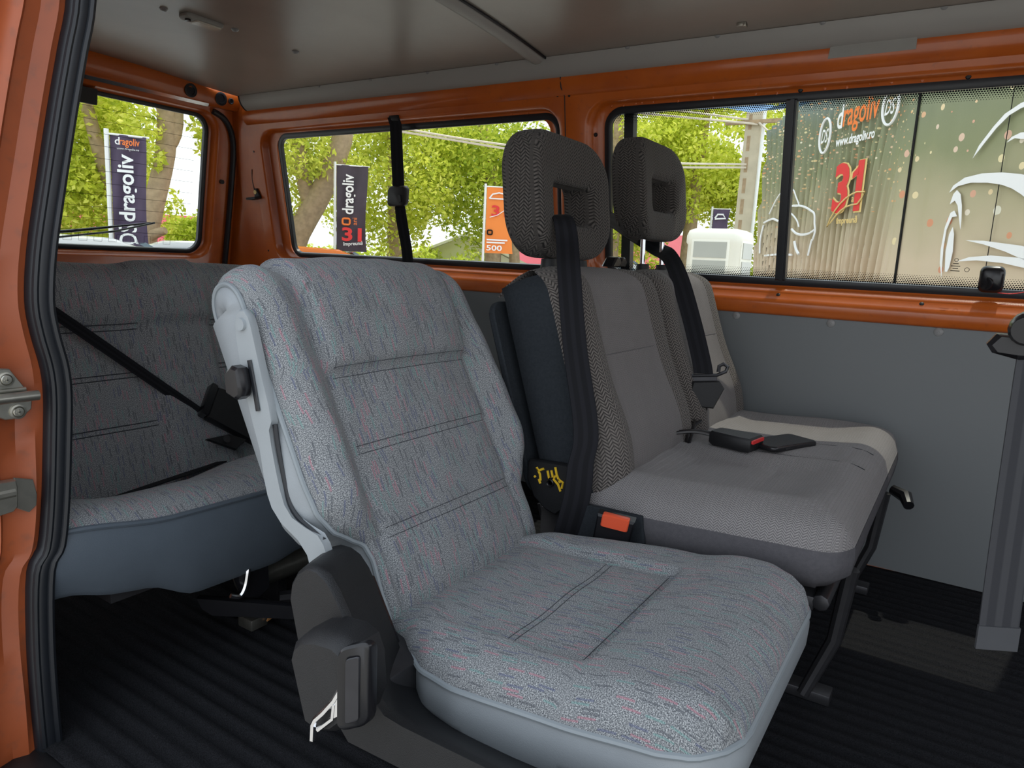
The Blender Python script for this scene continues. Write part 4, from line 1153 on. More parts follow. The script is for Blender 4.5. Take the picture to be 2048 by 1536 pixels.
# ================================================================== rear bench
bench = thing('rear_bench', (-1.35, 0.0, 0.0), 'dark grey patterned three seat bench at the back with vinyl front', 'car seat')
RB = frame((-1.52, 0.0, 0.235), (-0.17, 0, 0.485))
BH = 0.512
def rb_c(a, b_):
    w = 0.0
    pos = [-0.56, -0.275, 0.0, 0.24, 0.5]
    g = min(abs(a + 0.365), abs(a + 0.185), abs(a - 0.21), abs(a - 0.39), abs(a + 0.75))
    # bolster ridges between the seats stand proud
    w += 0.030 * (sm(0.115, 0.06, abs(a + 0.275)) + sm(0.115, 0.06, abs(a - 0.30)))
    w -= 0.006 * math.exp(-(g / 0.008) ** 2)
    w += 0.022 * sm(0.345, 0.375, b_) * (1 - sm(0.06, 0.1, 0)) 
    for bs in (0.352, 0.242, 0.126): w -= 0.003 * math.exp(-((b_ - bs) / 0.009) ** 2)
    ee = min(a + 0.76, 0.74 - a); w += 0.03 * math.sqrt(max(0, 1 - (1 - min(1, max(0, ee) / 0.05)) ** 2))
    w -= 0.045 * max(0, (b_ - (BH - 0.07)) / 0.07) ** 2.3
    w += 0.002 * math.sin(a * 23 + b_ * 9) * math.sin(b_ * 19)
    return w
P, U = [], []
for j in range(57):
    b_ = -0.03 + (BH + 0.03) * j / 56
    P.append([RB(-0.76 + 1.5 * i / 200, b_ + (0.004 * math.sin(i / 200 * 19) if j > 50 else 0), rb_c(-0.76 + 1.5 * i / 200, b_)) for i in range(201)])
    U.append([(-0.76 + 1.5 * i / 200, b_) for i in range(201)])
for k, (db, dc) in enumerate([(0.003, -0.02), (-0.004, -0.05), (-0.03, -0.075), (-0.45, -0.09)]):
    P.append([RB(-0.76 + 1.5 * i / 200, BH + db + 0.004 * math.sin(i / 200 * 19), rb_c(-0.76 + 1.5 * i / 200, BH) + dc) for i in range(201)]); U.append([(-0.76 + 1.5 * i / 200, BH + .02 * (k + 1)) for i in range(201)])
mb = MB(); mb.grid(P, U); rbk = mb.build('backrest', 'bench_fabric', bench, ang=70)
mb = MB()
for b_ in (0.358, 0.346, 0.247, 0.236, 0.131, 0.120):
    for (s0, s1) in ((-0.75, -0.368), (-0.182, 0.20)):
        stitch_line(mb, [RB(s0 + (s1 - s0) * k / 30, b_, rb_c(s0 + (s1 - s0) * k / 30, b_) + .0006) for k in range(31)], 0.0012)
mb.build('stitching', 'stitch', rbk)
m = MB(); m.tube([RB(-0.335, 0.075, 0.02), RB(-0.335, 0.075, 0.034)], 0.004, 8); m.build('button', 'black_smooth', rbk)
# cushion: front edge high, sinking to the back
def rc(a, t):
    """a lateral, t 0 back .. 1 front"""
    x = -1.56 + 0.455 * t + 0.018 * math.sin(a * 3.0 + 2.0) * t
    z = 0.205 + 0.125 * sm(0.0, 0.85, t) + 0.012 * math.sin(math.pi * min(1, t)) - 0.022 * max(0, (t - 0.86) / 0.14) ** 2
    z += 0.012 * sm(0.12, 0.05, abs(a + 0.275)) * t - 0.012 * sm(0.20, 0.10, abs(a + 0.56)) * sm(0.95, .6, t)
    z += 0.022 * sm(-0.60, -0.78, a) * t
    return Vector((x, a, z))
P, U = [], []
for j in range(41):
    t = j / 40
    P.append([rc(-0.80 + 1.535 * i / 120, t) for i in range(121)]); U.append([(-0.80 + 1.535 * i / 120, 2.0 + 0.5 * t) for i in range(121)])
mb = MB(); mb.grid(P, U); rcu = mb.build('seat_cushion', 'bench_fabric', bench, ang=70)
mb = MB(); mb.tube([rc(-0.80 + 1.535 * i / 80, 1.0) for i in range(81)], 0.005, 8); mb.build('piping', 'vinyl_dark', rcu)
def drop(a): return 0.108 + 0.014 * sm(-0.78, -0.70, a) + 0.037 * sm(-0.645, -0.555, a)
mb = MB()
rows = []
for i in range(81):
    a = -0.80 + 1.535 * i / 80; p = rc(a, 1.0); D = drop(a)
    rows.append([p, p + Vector((0.008, 0, -0.02)), p + Vector((0.010, 0, -D * 0.5)), p + Vector((0.0, 0, -D * 0.9)), p + Vector((-0.012, 0, -D)), p + Vector((-0.08, 0, -D + 0.03))])
mb.grid(rows); mb.build('vinyl_front', 'vinyl_dark', bench, ang=60)
m = MB(); m.box((-1.33, 0.0, 0.19), (0.20, 0.70, 0.012)); m.build('seat_pan', 'steel_dark', bench)
for yy in (-0.30, 0.45):
    m = MB(); m.box((-1.25, yy, 0.10), (0.06, 0.012, 0.10)); m.tube([(-1.19, yy - .02, 0.15), (-1.19, yy + .02, 0.15)], 0.035, 14); m.box((-1.42, yy, 0.10), (0.03, 0.012, 0.10)); m.build('leg', 'steel_dark', bench, bevel=.003)
m = MB(); m.tube([(-1.12, -0.455, 0.165), (-1.16, -0.20, 0.165), (-1.19, 0.1, 0.165)], 0.008, 10); m.build('cross_rod', 'chrome', bench)
m = MB(); m.tube(catmull([(-1.105, -0.492, 0.118), (-1.10, -0.475, 0.112), (-1.10, -0.462, 0.128), (-1.10, -0.455, 0.160), (-1.11, -0.445, 0.178)], 5), 0.0045, 6); m.build('latch_hook', 'chrome', bench)
m = MB(); m.prism([(-0.465, 0.185), (-0.405, 0.185), (-0.400, 0.10), (-0.43, 0.085), (-0.455, 0.10), (-0.47, 0.14)], lambda p, q, w: Vector((-1.13 + w, p, q)), 0, 0.025, 0.004); m.build('latch_plate', 'black_smooth', bench)
m = MB(); m.prism([(0.0, 0.0), (0.055, -0.004), (0.24, -0.02), (0.24, -0.045), (0.03, -0.036), (0.010, -0.022)], lambda p, q, w: Vector((-1.19 + p * 0.83 + w * .5, -0.50 + p * 0.50 + w * -.8, 0.098 + q + p * 0.06)), 0, 0.018, 0.002); m.build('lower_bar', 'black_smooth', bench)
m = MB(); m.tube([(-1.17, -0.42, 0.105), (-1.16, -0.10, 0.105)], 0.030, 14); m.build('silver_tube', 'zinc', bench)
m = MB(); m.box((-1.155, -0.405, 0.016), (0.022, 0.020, 0.012)); m.build('floor_catch', 'zinc', bench, bevel=.003)
m = MB(); m.prism([(0, 0), (0.03, 0.006), (0.012, 0.020)], lambda p, q, w: Vector((-1.13 + w, -0.392 + p, 0.016 + q)), 0, 0.004); m.build('tag', 'brush_tan', bench)
m = MB(); m.tube([(-1.13, -0.36, 0.055), (-1.02, -0.18, 0.04)], 0.014, 8); m.build('floor_rail', 'steel_dark', bench)
m = MB(); m.tube([(-1.06, -0.28, 0.020), (-0.92, -0.13, 0.012)], 0.008, 8); m.build('floor_rod', 'steel_dark', bench)

# ================================================================== belts
def belt_label(root, label): root['label'] = label
BW = 0.046
# belt on the rear side window: wall anchor, guide, webbing
b1 = thing('seat_belt', WL(-1.80, 0.03, -0.03), 'black belt hanging straight down across the rear side window', 'seat belt', 'black seat belts')
m = MB(); m.ribbon([WL(-1.812, 0.556, -0.004), WL(-1.800, 0.53, -0.008), WL(-1.795, 0.42, -0.022), WL(-1.800, 0.30, -0.024)], (BW, 0.010, 0)); m.build('webbing', 'webbing_black', b1)
m = MB(); m.ribbon([WL(-1.800, 0.27, -0.026), WL(-1.800, 0.20, -0.022), WL(-1.790, 0.10, -0.020), WL(-1.785, -0.10, -0.02)], [(BW, 0.0, 0), (BW * .8, .02, 0), (BW * .75, .02, 0), (BW * .8, .02, 0)]); m.build('webbing', 'webbing_black', b1)
m = MB(); m.prism(rrect(-0.044, 0.046, -0.034, 0.038, 0.018, 4), lambda a, c, w: WL(-1.798 + a + c * .2, 0.285 + c, w), -0.020, -0.046, 0.006); gd = m.build('belt_guide', 'black_plastic', b1, ang=50)
m = MB(); m.prism(rrect(0.012, 0.026, -0.018, 0.008, 0.004, 2), lambda a, c, w: WL(-1.798 + a, 0.285 + c, w), -0.045, -0.049, 0.001); m.build('guide_slot', 'rubber', gd)
m = MB(); m.box(WL(-1.81, 0.553, -0.002), (0.022, 0.006, 0.010)); m.build('wall_anchor', 'black_plastic', b1, bevel=.003)
# belt over the left half of the double seat
pth = catmull([(-0.84, 0.10, 0.835), (-0.78, 0.06, 0.858), (-0.73, 0.02, 0.864), (-0.698, -0.012, 0.850)] + [tuple(DB(*p)) for p in ((0.105, 0.495, 0.018), (0.040, 0.422, 0.040), (0.012, 0.285, 0.034), (-0.006, 0.138, 0.030))] + [(-0.553, -0.160, 0.412), (-0.556, -0.162, 0.346), (-0.578, -0.158, 0.250), (-0.590, -0.150, 0.19)], 5)
N = len(pth)
wv = []
for i in range(N):
    t = i / (N - 1)
    wv.append(Vector((0.012 + 0.022 * sm(0.1, .4, t), 0.040 - 0.012 * sm(.7, 1, t), 0.004)).normalized() * (BW + 0.008 * sm(.5, .9, t)))
b2 = thing('seat_belt', (-0.56, -0.15, 0.20), 'black belt running down the left half of the knitted double seat', 'seat belt', 'black seat belts')
m = MB(); m.ribbon(pth, wv); m.build('webbing', 'webbing_black', b2)
m = MB(); m.box((-0.585, -0.150, 0.175), (0.02, 0.010, 0.03), Matrix.Rotation(0.4, 3, 'Y')); m.tube([(-0.565, -0.165, 0.235), (-0.545, -0.16, 0.255)], 0.005, 6, flat=.4); m.build('anchor', 'zinc', b2, bevel=.002)
# belt over the right half
pth = catmull([WL(-1.02, 0.235, -0.025), (-0.92, 0.684, 0.900), (-0.84, 0.655, 0.861), (-0.765, 0.660, 0.820)] + [tuple(DB(*p)) for p in ((0.675, 0.484, 0.010), (0.602, 0.411, 0.050), (0.565, 0.304, 0.070), (0.540, 0.206, 0.080), (0.535, 0.172, 0.080))], 6)
N = len(pth); wv = []
for i in range(N):
    t = i / (N - 1)
    wv.append((Vector((0.02, 0.03, 0.030)) * (1 - sm(.3, .75, t)) + Vector((0.84, 0.54, 0.0)) * 0.05 * sm(.45, .9, t)).normalized() * BW)
b3 = thing('seat_belt', (-0.56, 0.62, 0.45), 'black belt with buckle hanging over the right half of the double seat', 'seat belt', 'black seat belts')
m = MB(); m.ribbon(pth, wv); m.build('webbing', 'webbing_black', b3)
def TB(a, c, w=0.0): return DB(0.535, 0.165, 0.080) + Vector((0.84, 0.54, 0.0)) * a + Vector((-0.10, 0.04, 1.0)) * c + Vector((0.54, -0.84, 0.05)) * w
m = MB(); m.tube([TB(*p) for p in ((-0.03, 0.0), (0.03, 0.004), (0.052, 0.014), (0.056, 0.026), (0.046, 0.032), (0.036, 0.026), (0.034, 0.012))], 0.0045, 8); m.prism(rrect(-0.032, 0.03, -0.012, 0.002, .003, 2), TB, -0.003, 0.003, .001); m.build('tongue', 'steel_dark', b3)
m = MB(); m.prism([(-0.030, -0.012), (0.034, -0.008), (0.046, -0.026), (0.020, -0.075), (-0.034, -0.072), (-0.040, -0.045)], TB, -0.010, 0.014, 0.004); m.build('buckle', 'black_plastic', b3, ang=40)
for k_, (e_, f_) in enumerate(((-0.012, 0.0), (0.006, 0.010))):
    m = MB(); m.tube(catmull([TB(e_, -0.070), TB(e_ - 0.008, -0.10), tuple(DB(0.41, 0.055, 0.070 - f_)), tuple(DB(0.345 + f_, 0.012, 0.062)), tuple(DB(0.33, -0.02, 0.03))], 5), 0.0038, 6); m.build('cable', 'black_smooth', b3)
# loose buckle on cables lying on the cushion, and the phone beside it
def SURF(x, y):
    b_ = x + 0.54; a = y + 0.14
    return DCf(a, b_, dc_c(a, b_)).z
bz = max(SURF(-0.42, 0.24), SURF(-0.35, 0.23), SURF(-0.385, 0.21), SURF(-0.385, 0.28)) + 0.0005
bk1 = thing('belt_buckle', (-0.385, 0.24, bz), 'black buckle with red edge lying loose on the double seat cushion', 'buckle')
mrot = Matrix.Rotation(math.radians(-8), 3, 'Z')
def LB(a, c, w=0.0): return Vector((-0.430, 0.245, bz)) + mrot @ Vector((a, c, w))
m = MB()
m.prism([(0.0, -0.028), (0.075, -0.036), (0.090, -0.032), (0.092, 0.032), (0.078, 0.036), (0.0, 0.028), (-0.006, 0.022), (-0.006, -0.022)], LB, 0.0, 0.030, 0.005); bb = m.build('body', 'black_plastic', bk1, ang=40)
m = MB(); m.prism(rrect(-0.030, 0.030, 0.019, 0.0265, 0.002, 2), lambda a, c, w: LB(0.0925 + w, a, c), -0.002, 0.002, 0.0005); m.build('press_button', 'print_red', bk1)
for k_ in (0, 1):
    m = MB(); m.tube(catmull([(-0.545, 0.205 + .012 * k_, bz - .005), (-0.515, 0.21 + .012 * k_, bz + .012), (-0.47, 0.228 + .014 * k_, bz + .020), (-0.425, 0.235 + .016 * k_, bz + .016)], 5), 0.0038, 6); m.build('cable', 'black_smooth', bk1)
prot = Matrix.Rotation(math.radians(-25), 3, 'Z')
pz = max(SURF(-0.30, 0.30), SURF(-0.28, 0.36), SURF(-0.33, 0.33), SURF(-0.32, 0.25)) + 0.0005
phone = thing('smartphone', (-0.305, 0.31, pz), 'black smartphone lying on the double seat behind the loose buckle', 'phone')
def PHo(a, c, w=0.0): return Vector((-0.305, 0.310, pz)) + prot @ Vector((a, c, w))
m = MB(); m.prism(rrect(-0.038, 0.038, -0.074, 0.074, 0.012, 5), PHo, 0.0, 0.011, 0.0025); ph = m.build('body', 'phone_black', phone, ang=50)
m = MB(); m.prism(rrect(-0.035, 0.035, -0.071, 0.071, 0.010, 4), PHo, 0.0108, 0.0114); m.build('screen', 'black_smooth', phone)
m = MB(); m.prism(rrect(-0.008, 0.008, -0.0015, 0.0015, 0.001, 2), lambda a, c, w: PHo(0.038 + w, -0.03 + a, 0.005 + c), 0, .001); m.build('side_button', 'steel_dark', phone)
# buckle with the red button at the aisle side of the double seat
bk2 = thing('belt_buckle', (-0.50, -0.185, 0.20), 'upright black buckle with bright red button between the two seats', 'buckle')
brot = frame((-0.476, -0.172, 0.297), (0.18, -0.12, 0.97), (0.95, 0.25, -0.10))
m = MB(); m.prism([(-0.030, -0.052), (0.024, -0.052), (0.031, -0.01), (0.033, 0.046), (-0.033, 0.046), (-0.033, -0.01)], brot, -0.013, 0.013, 0.004); m.build('body', 'black_smooth', bk2, ang=40)
m = MB(); m.prism(rrect(-0.024, 0.024, 0.026, 0.050, 0.003, 2), brot, 0.002, 0.0165, 0.002); m.build('press_button', 'red_button', bk2)
m = MB(); m.prism(rrect(-0.012, 0.012, -0.022, -0.010, 0.001, 1), brot, 0.013, 0.0137); m.build('embossed_mark', 'steel_dark', bk2)
m = MB(); m.ribbon([brot(0, -0.05, 0), brot(0.0, -0.09, -.01), (-0.50, -0.165, 0.12)], (0.03, 0.005, 0)); m.build('strap', 'webbing_black', bk2)
# rear bench belt and buckle
b4 = thing('seat_belt', (-1.50, -0.25, 0.25), 'black belt stretched diagonally across the rear bench', 'seat belt', 'black seat belts')
pth = [RB(-0.575, 0.40, 0.075), RB(-0.52, 0.352, 0.070), RB(-0.36, 0.205, 0.062), RB(-0.235, 0.090, 0.058), RB(-0.195, 0.055, 0.058)]
m = MB(); m.ribbon(pth, [(0.012, 0.018, 0.012)] * 5); m.build('webbing', 'webbing_black', b4)
pth = catmull([(-1.455, -0.26, 0.262), (-1.45, -0.32, 0.258), (-1.43, -0.45, 0.255), (-1.41, -0.60, 0.25), (-1.40, -0.74, 0.248)], 4)
m = MB(); m.ribbon(pth, [(0.030, 0.01, 0.006)] * len(pth)); m.build('webbing', 'webbing_black', b4)
def KB(a, c, w=0.0): return RB(-0.20, 0.055, 0.070) + (Vector((0.10, 0.80, -0.55)).normalized() * a) + (Vector((-0.25, 0.55, 0.80)).normalized() * c) + Vector((0.86, -0.1, 0.45)).normalized() * w
m = MB(); m.prism([(-0.10, 0.0), (0.05, 0.0), (0.10, 0.04), (0.05, 0.085), (-0.075, 0.085), (-0.10, 0.080)], KB, -0.01, 0.016, 0.004); kb = m.build('buckle_sleeve', 'black_plastic', b4, ang=40)
m = MB(); m.prism(rrect(-0.118, -0.100, 0.002, 0.082, 0.004, 2), KB, -0.012, 0.020, 0.003); m.build('sleeve_collar', 'black_smooth', kb)
m = MB(); m.prism([(-0.03, -0.012), (0.02, -0.004), (0.00, -0.040), (-0.085, -0.050)], KB, 0.006, 0.018, 0.003); m.build('tongue_grip', 'black_plastic', b4)
m = MB(); m.lathe([(0.010, 0.0), (0.009, 0.003), (0, .003)], KB(-0.035, -0.028, 0.018), (0.86, -.1, .45), 14); m.build('stud', 'steel_dark', b4)
# grey belt hanging in front, at the right edge
b5 = thing('seat_belt', (0.085, -0.2, 0.30), 'wide grey belt hanging free in the foreground at the right', 'seat belt')
pth = catmull([(0.20, -0.12, 1.352), (0.12, -0.15, 1.10), (0.085, -0.18, 0.85), (0.078, -0.195, 0.72), (0.080, -0.20, 0.55), (0.083, -0.20, 0.42), (0.086, -0.2, 0.325)], 6)
m = MB(); m.ribbon(pth, (0.043, 0.012, 0.006), 0.0016); m.build('webbing', 'webbing_grey', b5)
m = MB(); m.ribbon([(0.0862, -0.201, 0.330), (0.0868, -0.2012, 0.298)], (0.045, 0.012, 0.006), 0.003); m.build('hem', 'hem_grey', b5)
m = MB(); m.prism([(-0.055, -0.004), (-0.046, 0.010), (0.02, 0.008), (0.03, -0.012), (-0.02, -0.020), (-0.048, -0.014)], lambda a, c, w: Vector((0.078 + a, -0.21 + w, 0.698 + c)), 0.0, 0.034, 0.006); m.build('tongue_grip', 'black_smooth', b5, ang=40)
m = MB(); m.lathe([(0.016, -0.02), (0.020, -0.012), (0.020, 0.012), (0.016, 0.02)], (0.062, -0.215, 0.718), (0.1, 1, 0.1), 16); m.build('tongue_roll', 'black_smooth', b5)
m = MB(); m.box((0.205, -0.12, 1.372), (0.03, 0.02, 0.022)); m.build('ceiling_anchor', 'black_plastic', b5, bevel=.004)

# ================================================================== outside
GZ = -0.50
m = MB(); m.grid([[Vector((-60 + 90 * i / 6, -30 + 90 * j / 6, GZ)) for i in range(7)] for j in range(7)])
gr = m.build('ground', 'asphalt', smooth=False); tag(gr, 'grey asphalt yard around the van', 'ground', kind='structure')

def leaves_mesh(name, centers, mat, parent, size, n, seed, core=0.0):
    rs = np.random.RandomState(seed)
    cs = np.array([c[:3] for c in centers], float); rr = np.array([c[3] for c in centers], float)
    w = rr ** 2; w = w / w.sum()
    idx = rs.choice(len(cs), n, p=w)
    dirs = rs.normal(size=(n, 3)); dirs /= np.linalg.norm(dirs, axis=1)[:, None]
    rad = rr[idx] * (0.35 + 0.65 * rs.rand(n) ** 0.5)
    pos = cs[idx] + dirs * rad[:, None] * np.array([1, 1, 0.8])
    nrm = rs.normal(size=(n, 3)) + np.array([0.1, 0.2, 0.7]); nrm /= np.linalg.norm(nrm, axis=1)[:, None]
    t1 = np.cross(nrm, rs.normal(size=(n, 3))); t1 /= np.linalg.norm(t1, axis=1)[:, None]
    t2 = np.cross(nrm, t1)
    s = size * (0.6 + 0.8 * rs.rand(n))[:, None]
    a = pos - t1 * s * 0.5; b = pos + t2 * s * 0.26 + nrm * s * 0.05; c = pos + t1 * s * 0.5; d_ = pos - t2 * s * 0.26 + nrm * s * 0.05
    V = np.stack([a, b, c, d_], 1).reshape(-1, 3)
    ctr = cs.mean(0); V = V - ctr
    F = np.arange(n * 4).reshape(-1, 4)
    me = bpy.data.meshes.new(name); me.from_pydata(V.tolist(), [], F.tolist()); me.materials.append(MAT[mat])
    o = bpy.data.objects.new(name, me); col.objects.link(o); o.parent = parent; o.location = Vector(ctr) - parent_loc(parent); o['kind'] = 'stuff'
    return o

def tree(label, x, y, trunk, blobs, mat, size, n, seed, name='leafy_tree', group='trees behind the yard'):
    root = thing(name, (x, y, GZ), label, 'tree', group)
    for ti, pl in enumerate(trunk):
        m = MB(); m.tube(catmull([(p[0], p[1], p[2]) for p in pl], 4), [v for p in [[pl[i][3] + (pl[i + 1][3] - pl[i][3]) * k / 4 for k in range(4)] for i in range(len(pl) - 1)] for v in p] + [pl[-1][3]], 10)
        m.build('trunk' if ti == 0 else 'branch', 'bark', root, ang=60)
    leaves_mesh('foliage', blobs, mat, root, size, n, seed)
    return root
def blobset(cx, cy, cz, R_, H, n, seed, r0=0.5, r1=1.1):
    rs = random.Random(seed); out = []
    for k in range(n):
        while True:
            p = (rs.uniform(-1, 1), rs.uniform(-1, 1), rs.uniform(-1, 1))
            if sum(v * v for v in p) < 1: break
        out.append((cx + p[0] * R_, cy + p[1] * R_, cz + p[2] * H, rs.uniform(r0, r1)))
    return out
# seen through the tailgate window
tree('forked tree with a leaning brown trunk seen through the tailgate window', -10.4, 4.7,
     [[(-10.4, 4.7, -0.5, 0.21), (-10.38, 4.72, 0.5, 0.19), (-10.28, 4.92, 1.35, 0.145), (-10.17, 5.08, 2.3, 0.14), (-10.15, 5.0, 3.4, 0.10)],
      [(-10.19, 5.06, 2.15, 0.13), (-10.12, 5.20, 2.5, 0.10), (-10.12, 5.22, 3.6, 0.07)], [(-10.42, 4.70, 0.6, 0.12), (-10.25, 4.80, 0.85, 0.09), (-10.0, 4.9, 0.95, .05)]],
     blobset(-10.6, 4.6, 3.5, 1.5, 0.55, 14, 3, 0.3, 0.6) + [(-9.9, 5.55, 2.5, 0.3), (-9.85, 5.62, 2.2, 0.28), (-9.85, 5.5, 2.9, 0.3), (-10.0, 5.6, 3.2, .4), (-10.1, 4.75, 1.95, .25), (-10.15, 4.72, 2.4, .3)], 'leaf_bright', 0.096, 8750, 21)
tree('broad bright green tree at the left of the tailgate window', -12.3, 4.7,
     [[(-11.5, 5.2, -0.5, 0.13), (-11.55, 5.05, 1.2, 0.11), (-11.5, 4.80, 2.1, 0.10), (-11.6, 4.6, 3.2, .08)]],
     blobset(-12.9, 4.9, 1.9, 1.35, 1.7, 40, 5, 0.4, 0.8), 'leaf_bright', 0.104, 26250, 22)
tree('round light green bush at the right of the tailgate window', -13.4, 7.6, [[(-13.4, 7.6, -0.5, 0.1), (-13.4, 7.6, 0.6, 0.06)]],
     blobset(-13.3, 7.75, 0.75, 0.65, 0.7, 12, 6, 0.3, 0.55), 'leaf_bush', 0.104, 6300, 23, 'bush')
# seen through the rear side window
tree('old tree with a thick pale trunk at the left of the rear side window', -11.1, 8.8,
     [[(-11.5, 8.4, -0.5, 0.3), (-11.45, 8.45, 0.8, 0.25), (-11.0, 8.85, 2.0, 0.22), (-10.7, 9.1, 3.2, 0.2), (-10.9, 9.0, 4.5, .15)],
      [(-11.2, 8.7, 1.6, 0.16), (-11.35, 8.55, 2.6, 0.14), (-11.3, 8.6, 4.0, .10)]],
     blobset(-11.7, 8.9, 2.9, 1.0, 1.5, 16, 7, 0.35, 0.7), 'leaf_bright', 0.104, 9100, 24)
tree('tall yellow green tree in the middle of the rear side window', -11.0, 10.8,
     [[(-11.2, 11.2, -0.5, 0.25), (-11.1, 11.1, 1.8, 0.2), (-11.2, 11.0, 4.0, .12)]],
     blobset(-11.3, 11.2, 2.9, 1.5, 1.9, 30, 8, 0.5, 0.9), 'leaf_bright', 0.111, 17500, 25)
tree('dense green tree behind the orange price board', -10.2, 12.9,
     [[(-9.9, 13.2, -0.5, 0.22), (-9.9, 13.2, 1.8, 0.18), (-10.2, 13.0, 4.0, .12)], [(-9.4, 13.6, -0.5, .15), (-9.5, 13.5, 1.4, .12)]],
     blobset(-10.2, 13.4, 3.0, 1.6, 1.9, 32, 9, 0.5, 0.95), 'leaf_mid', 0.118, 17500, 26)
tree('low sunlit shrub row behind the dark banner', -14.5, 13.8, [[(-14.5, 13.8, -0.5, .08), (-14.5, 13.8, .5, .05)]],
     blobset(-15.5, 13.0, 0.4, 1.6, 0.7, 16, 10, .4, .8) + blobset(-13.6, 15.8, 0.4, 1.4, 0.7, 14, 12, .4, .8), 'leaf_bush', 0.126, 12250, 27, 'bush')
# seen through the middle window
tree('bright maple like tree left of the right headrest', -8.0, 15.8,
     [[(-8.2, 16.2, -0.5, 0.22), (-8.1, 16.1, 2.0, 0.18), (-8.2, 16.2, 4.5, .12)]],
     blobset(-8.1, 16.6, 3.3, 1.7, 2.4, 34, 13, 0.5, 1.0), 'leaf_bright', 0.126, 19250, 28)
tree('yellow green tree behind the white booth', -6.3, 17.2,
     [[(-6.6, 17.6, -0.5, 0.22), (-6.55, 17.6, 2.0, 0.18), (-6.4, 17.6, 4.8, .12)]],
     blobset(-6.2, 18.2, 3.6, 1.8, 2.3, 36, 14, 0.5, 1.0), 'leaf_bright', 0.126, 21000, 29)
tree('green tree between the concrete pole and the printed tarpaulin', -4.4, 18.4,
     [[(-4.6, 19.0, -0.5, 0.22), (-4.5, 19.0, 2.0, 0.18), (-4.4, 19.0, 4.8, .12)]],
     blobset(-4.4, 19.0, 3.6, 1.9, 2.7, 34, 15, 0.5, 1.0), 'leaf_bright', 0.126, 19250, 30)
tree('low green hedge under the trees behind the booth', -7.5, 20.5, [[(-7.5, 20.5, -.5, .08), (-7.5, 20.5, .4, .05)]],
     blobset(-8.6, 20.0, 0.2, 1.6, 0.6, 14, 16, .4, .8) + blobset(-5.6, 20.8, 0.4, 2.0, 0.7, 16, 17, .5, .8), 'leaf_mid', 0.133, 12250, 31, 'bush')

# text as flat mesh parts
def text_part(name, body, mat, parent, org, ax, up, width=None, height=None, shear=0.0, ext=0.002, bold=0.0):
    cu = bpy.data.curves.new(name, 'FONT'); cu.body = body; cu.size = 1.0; cu.shear = shear; cu.extrude = 0.0; cu.offset = bold
    cu.resolution_u = 3
    o = bpy.data.objects.new(name + '_tmp', cu); col.objects.link(o)
    dg = bpy.context.evaluated_depsgraph_get()
    me = bpy.data.meshes.new_from_object(o.evaluated_get(dg))
    bpy.data.objects.remove(o); bpy.data.curves.remove(cu)
    vs_ = [v.co.copy() for v in me.vertices]; fs = [tuple(p.vertices) for p in me.polygons]
    bpy.data.meshes.remove(me)
    x0, x1 = min(v.x for v in vs_), max(v.x for v in vs_); y0, y1 = min(v.y for v in vs_), max(v.y for v in vs_)
    base = 0.0
    sx = (width / (x1 - x0)) if width else None
    sy = (height / (y1 - min(0, y0) if False else (y1 - base))) if height else None
    if sx is None: sx = sy
    if sy is None: sy = sx
    ax = Vector(ax).normalized(); up = Vector(up).normalized(); nrm = ax.cross(up)
    org = Vector(org)
    m = MB(); m.add([org + ax * (v.x - x0) * sx + up * (v.y - base) * sy + nrm * ext for v in vs_], fs)
    o = m.build(name, mat, parent, smooth=False)
    if len(body) > 1: o['kind'] = 'stuff'
    return o

# banners on poles
def banner(label, px, py, top, bot, width, ax, mat, seed, ripple=0.03):
    ax = Vector(ax).normalized()
    root = thing('banner_flag', (px, py, GZ), label, 'banner', 'advertising banners')
    m = MB(); m.tube([(px, py, GZ), (px, py, top + 0.05)], 0.025, 8); m.build('pole', 'pole_metal', root)
    m = MB(); m.tube([Vector((px, py, top)), Vector((px, py, top)) + ax * (width + .06)], 0.012, 6); m.build('arm', 'pole_metal', root)
    n = Vector((0, 0, 1)).cross(ax)
    rs = random.Random(seed)
    P = []
    for j in range(25):
        t = j / 24; z = top + (bot - top) * t
        P.append([Vector((px, py, z)) + ax * (0.03 + width * i / 14 * (1 - 0.12 * t * math.sin(t * 3))) + n * ripple * math.sin(i * 0.7 + t * 6 + seed) for i in range(15)])
    m = MB(); m.grid(P); m.build('cloth', mat, root, ang=80)
    return root, Vector((px, py, 0)), ax, n
TOW = Vector((0.72, -0.69, 0))
def face(p): # unit vector to the right as seen by someone looking from the van
    d_ = (Vector((p[0], p[1] + 1.28, 0))).normalized(); return Vector((d_.y, -d_.x, 0))
A = face((-7.9, 3.0))
bn, o, ax, n = banner('purple banner with tall white lettering behind the tailgate window', -7.92, 2.99, 1.88, 0.62, 0.345, A, 'banner_purple', 1)
off = -n * 0.06
UP = Vector((0, 0, 1))
text_part('lettering', 'd', 'print_white', bn, o + ax * 0.075 + UP * 1.775 + off, ax, UP, height=0.075, bold=.01)
text_part('lettering', 'ragoliv', 'print_orange', bn, o + ax * 0.118 + UP * 1.775 + off, ax, UP, height=0.075, width=.19, bold=.01)
text_part('lettering', 'www.dragoliv.ro', 'print_white', bn, o + ax * 0.09 + UP * 1.725 + off, ax, UP, width=0.21)
text_part('lettering', 'dragoliv', 'print_white', bn, o + ax * 0.235 + UP * 0.98 + off, UP, -ax, width=0.70, height=.15, bold=.02)
text_part('lettering', 'DS', 'print_white', bn, o + ax * 0.245 + UP * 0.74 + off, UP, -ax, width=0.20, height=.17, bold=.01)
A = face((-10.15, 8.35))
bn, o, ax, n = banner('dark banner with white lettering and red figures behind the rear side window', -10.16, 8.35, 2.34, 0.78, 0.57, A, 'banner_dark', 2)
off = -n * 0.06
